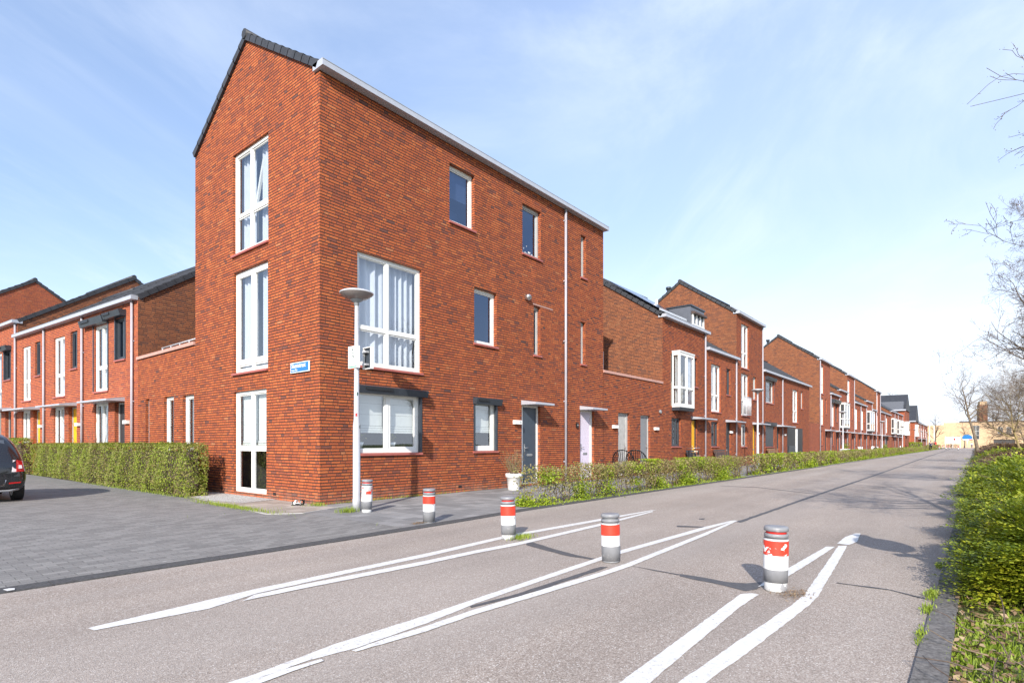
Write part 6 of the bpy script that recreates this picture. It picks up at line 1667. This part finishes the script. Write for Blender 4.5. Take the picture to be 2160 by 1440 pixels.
def rider(label, loc, rz, jacket, hair='hair'):
    """local +x is the riding direction; seated on a bicycle, hands on the bar, feet on the pedals"""
    T = thing('person', label, 'person', loc, rz)
    J = [(-.20, 0, .98, .12, .15), (-.16, 0, 1.15, .11, .14), (-.08, 0, 1.38, .12, .18), (-.03, 0, 1.50, .055), (0.0, 0, 1.58, .055), (.02, 0, 1.66, .085, .075), (.02, 0, 1.76, .08, .07),
         (-.06, .20, 1.43, .055), (.06, .27, 1.22, .043), (.24, .23, 1.09, .033), (-.06, -.20, 1.43, .055), (.06, -.27, 1.22, .043), (.24, -.23, 1.09, .033),
         (-.16, .10, .93, .085), (.18, .12, .78, .062), (.02, .12, .34, .042), (.14, .12, .29, .035), (-.16, -.10, .93, .085), (.14, -.12, .62, .062), (-.08, -.12, .20, .042), (.04, -.12, .14, .035)]
    E_ = [(0, 1), (1, 2), (2, 3), (3, 4), (4, 5), (5, 6), (2, 7), (7, 8), (8, 9), (2, 10), (10, 11), (11, 12), (0, 13), (13, 14), (14, 15), (15, 16), (0, 17), (17, 18), (18, 19), (19, 20)]
    skin_mesh('body', J, E_, 'skin', T)
    g = 1.22
    skin_mesh('jacket', [tuple(J[i][:3]) + tuple(r * g for r in J[i][3:]) for i in (0, 1, 2, 7, 8, 9, 10, 11, 12)], [(0, 1), (1, 2), (2, 3), (3, 4), (4, 5), (2, 6), (6, 7), (7, 8)], jacket, T)
    skin_mesh('trousers', [tuple(J[i][:3]) + tuple(r * g for r in J[i][3:]) for i in (0, 13, 14, 15, 17, 18, 19)], [(0, 1), (1, 2), (2, 3), (0, 4), (4, 5), (5, 6)], 'cloth_black', T)
    b = MB(); b.lathe([(.07, 0), (.098, .06), (.085, .12), (.001, .145)], 14, hair, c=(-.005, 0, 1.70)); b.build('hair', T)
    for sg in (-1, 1):
        for k in range(4):
            pass
    b = MB()
    for sg in (-1, 1):
        for k in range(4): b.tube([(.24, sg * (.20 + .018 * k), 1.10), (.285, sg * (.20 + .018 * k), 1.085), (.29, sg * (.20 + .018 * k), 1.05)], .009, 5, 'skin')
        b.tube([(.22, sg * .195, 1.09), (.26, sg * .185, 1.07)], .010, 5, 'skin')
    b.build('fingers', T)
    b = MB(); b.box(.10, .115, -.02, .02, 1.655, 1.69, 'skin'); b.box(.097, .104, -.045, -.02, 1.70, 1.715, 'black'); b.box(.097, .104, .02, .045, 1.70, 1.715, 'black'); b.box(.095, .102, -.022, .022, 1.625, 1.635, 'lens_red'); b.build('face', T)
    return T
for nm, x, y, rz, jk, lab, bl in (('a', 112.5, -4.25, PI + .05, 'cloth_navy', 'cyclist in a navy jacket riding towards the camera on the far road', 'bicycle under the cyclist in navy'), ('b', 150.0, -3.0, PI / 2 + .6, 'cloth_black', 'distant cyclist dressed in black at the left road edge', 'bicycle under the distant cyclist in black')):
    rider(lab, (x, y, 0), rz, jk); bicycle(bl, (x, y, 0), rz, 'bicycles being ridden')
T = thing('person', 'distant pedestrian in pale clothes before the entrance of the buff building', 'person', (205, -9.3, 0), PI)
J = [(0, 0, .98, .13, .16), (0, 0, 1.2, .11, .15), (0, 0, 1.42, .11, .18), (0, 0, 1.55, .055), (.01, 0, 1.68, .09, .08), (.01, 0, 1.76, .08, .07), (0, .21, 1.42, .055), (-.03, .25, 1.15, .043), (.04, .25, .88, .035), (0, -.21, 1.42, .055), (.05, -.25, 1.15, .043), (.1, -.25, .9, .035), (0, .1, .9, .085), (.05, .1, .5, .06), (.1, .1, .06, .045), (0, -.1, .9, .085), (-.03, -.1, .5, .06), (-.12, -.1, .08, .045)]
E2 = [(0, 1), (1, 2), (2, 3), (3, 4), (4, 5), (2, 6), (6, 7), (7, 8), (2, 9), (9, 10), (10, 11), (0, 12), (12, 13), (13, 14), (0, 15), (15, 16), (16, 17)]
skin_mesh('body', J, E2, 'skin', T)
skin_mesh('jacket', [tuple(J[i][:3]) + tuple(r * 1.2 for r in J[i][3:]) for i in (0, 1, 2, 6, 7, 8, 9, 10, 11)], [(0, 1), (1, 2), (2, 3), (3, 4), (4, 5), (2, 6), (6, 7), (7, 8)], 'blind', T)
skin_mesh('trousers', [tuple(J[i][:3]) + tuple(r * 1.2 for r in J[i][3:]) for i in (0, 12, 13, 14, 15, 16, 17)], [(0, 1), (1, 2), (2, 3), (0, 4), (4, 5), (5, 6)], 'cloth_navy', T)
b = MB(); b.lathe([(.07, 0), (.098, .06), (.085, .12), (.001, .145)], 14, 'hair', c=(-.005, 0, 1.70)); b.build('hair', T)

# ================================================================== 12. SKY AND SUN
w = bpy.data.worlds.new('World'); scene.world = w; w.use_nodes = True
t = NT(w.node_tree)
bg = w.node_tree.nodes['Background']
sky = t.n('ShaderNodeTexSky', sky_type='NISHITA')
sky.sun_disc = False
sky.sun_elevation = SUN_EL
to_sun = math.atan2(-math.sin(SUN_AZ), -math.cos(SUN_AZ))
sky.sun_rotation = PI / 2 - to_sun
sky.air_density = 1.0; sky.dust_density = 0.6; sky.ozone_density = 1.8; sky.altitude = 0
gen = t.n('ShaderNodeTexCoord').outputs['Generated']
sx = t.sep(gen)
zc = t.math('ADD', t.math('MAXIMUM', sx[2], 0.0), 0.12)
px, py = t.math('DIVIDE', sx[0], zc), t.math('DIVIDE', sx[1], zc)
ca, sa = math.cos(0.5), math.sin(0.5)
u = t.math('ADD', t.math('MULTIPLY', px, ca), t.math('MULTIPLY', py, sa)); v = t.math('SUBTRACT', t.math('MULTIPLY', py, ca), t.math('MULTIPLY', px, sa))
cv = t.comb(t.math('MULTIPLY', u, 0.55), v)
off = t.n('ShaderNodeVectorMath', operation='ADD'); t.l(cv, off.inputs[0]); off.inputs[1].default_value = (4.3, 1.9, 0.7)
wisp = t.noise(off.outputs[0], 1.5, 8, 0.62, 0.8)
veil = t.noise(t.comb(px, py, 3.7), 0.55, 4, 0.55, 0.4)
cl = t.math('MULTIPLY', t.maprange(wisp, 0.40, 0.74, 0.0, 1.0, True), t.maprange(veil, 0.35, 0.65, 0.15, 1.0, True))
low = t.maprange(sx[2], 0.0, 0.38, 0.85, 0.0, True)             # thin high cloud thickens towards the horizon
east = t.maprange(t.math('ADD', t.math('MULTIPLY', sx[0], 0.92), t.math('MULTIPLY', sx[1], -0.40)), 0.0, 0.95, 0.40, 1.0, True)
fac = t.math('ADD', t.math('ADD', t.math('MULTIPLY', cl, 0.42), t.maprange(east, 0.40, 1.0, 0.02, 0.14)), t.math('MULTIPLY', low, east), clamp=True)
fac = t.math('MINIMUM', fac, 0.93)
base = t.mix(t.maprange(east, 0.40, 1.0, 0.30, 0.55), sky.outputs[0], (3.0, 3.95, 6.2))
col = t.mix(fac, base, (5.1, 5.5, 6.1))
t.l(col, bg.inputs['Color'])
bg.inputs['Strength'].default_value = 0.15
sd = bpy.data.lights.new('Sun', 'SUN'); sd.energy = 4.6; sd.angle = math.radians(0.55); sd.color = (1.0, 0.93, 0.84)
so_ = bpy.data.objects.new('Sun', sd); COL.objects.link(so_)
dirv = Vector((math.cos(SUN_AZ) * math.cos(SUN_EL), math.sin(SUN_AZ) * math.cos(SUN_EL), -math.sin(SUN_EL)))
so_.rotation_euler = dirv.to_track_quat('-Z', 'Y').to_euler(); so_.location = (-30, -30, 40)

scene.view_settings.view_transform = 'Standard'
scene.view_settings.look = 'None'
scene.view_settings.exposure = 0.62
scene.view_settings.gamma = 1.0
scene.cycles.max_bounces = 7
scene.cycles.transparent_max_bounces = 12
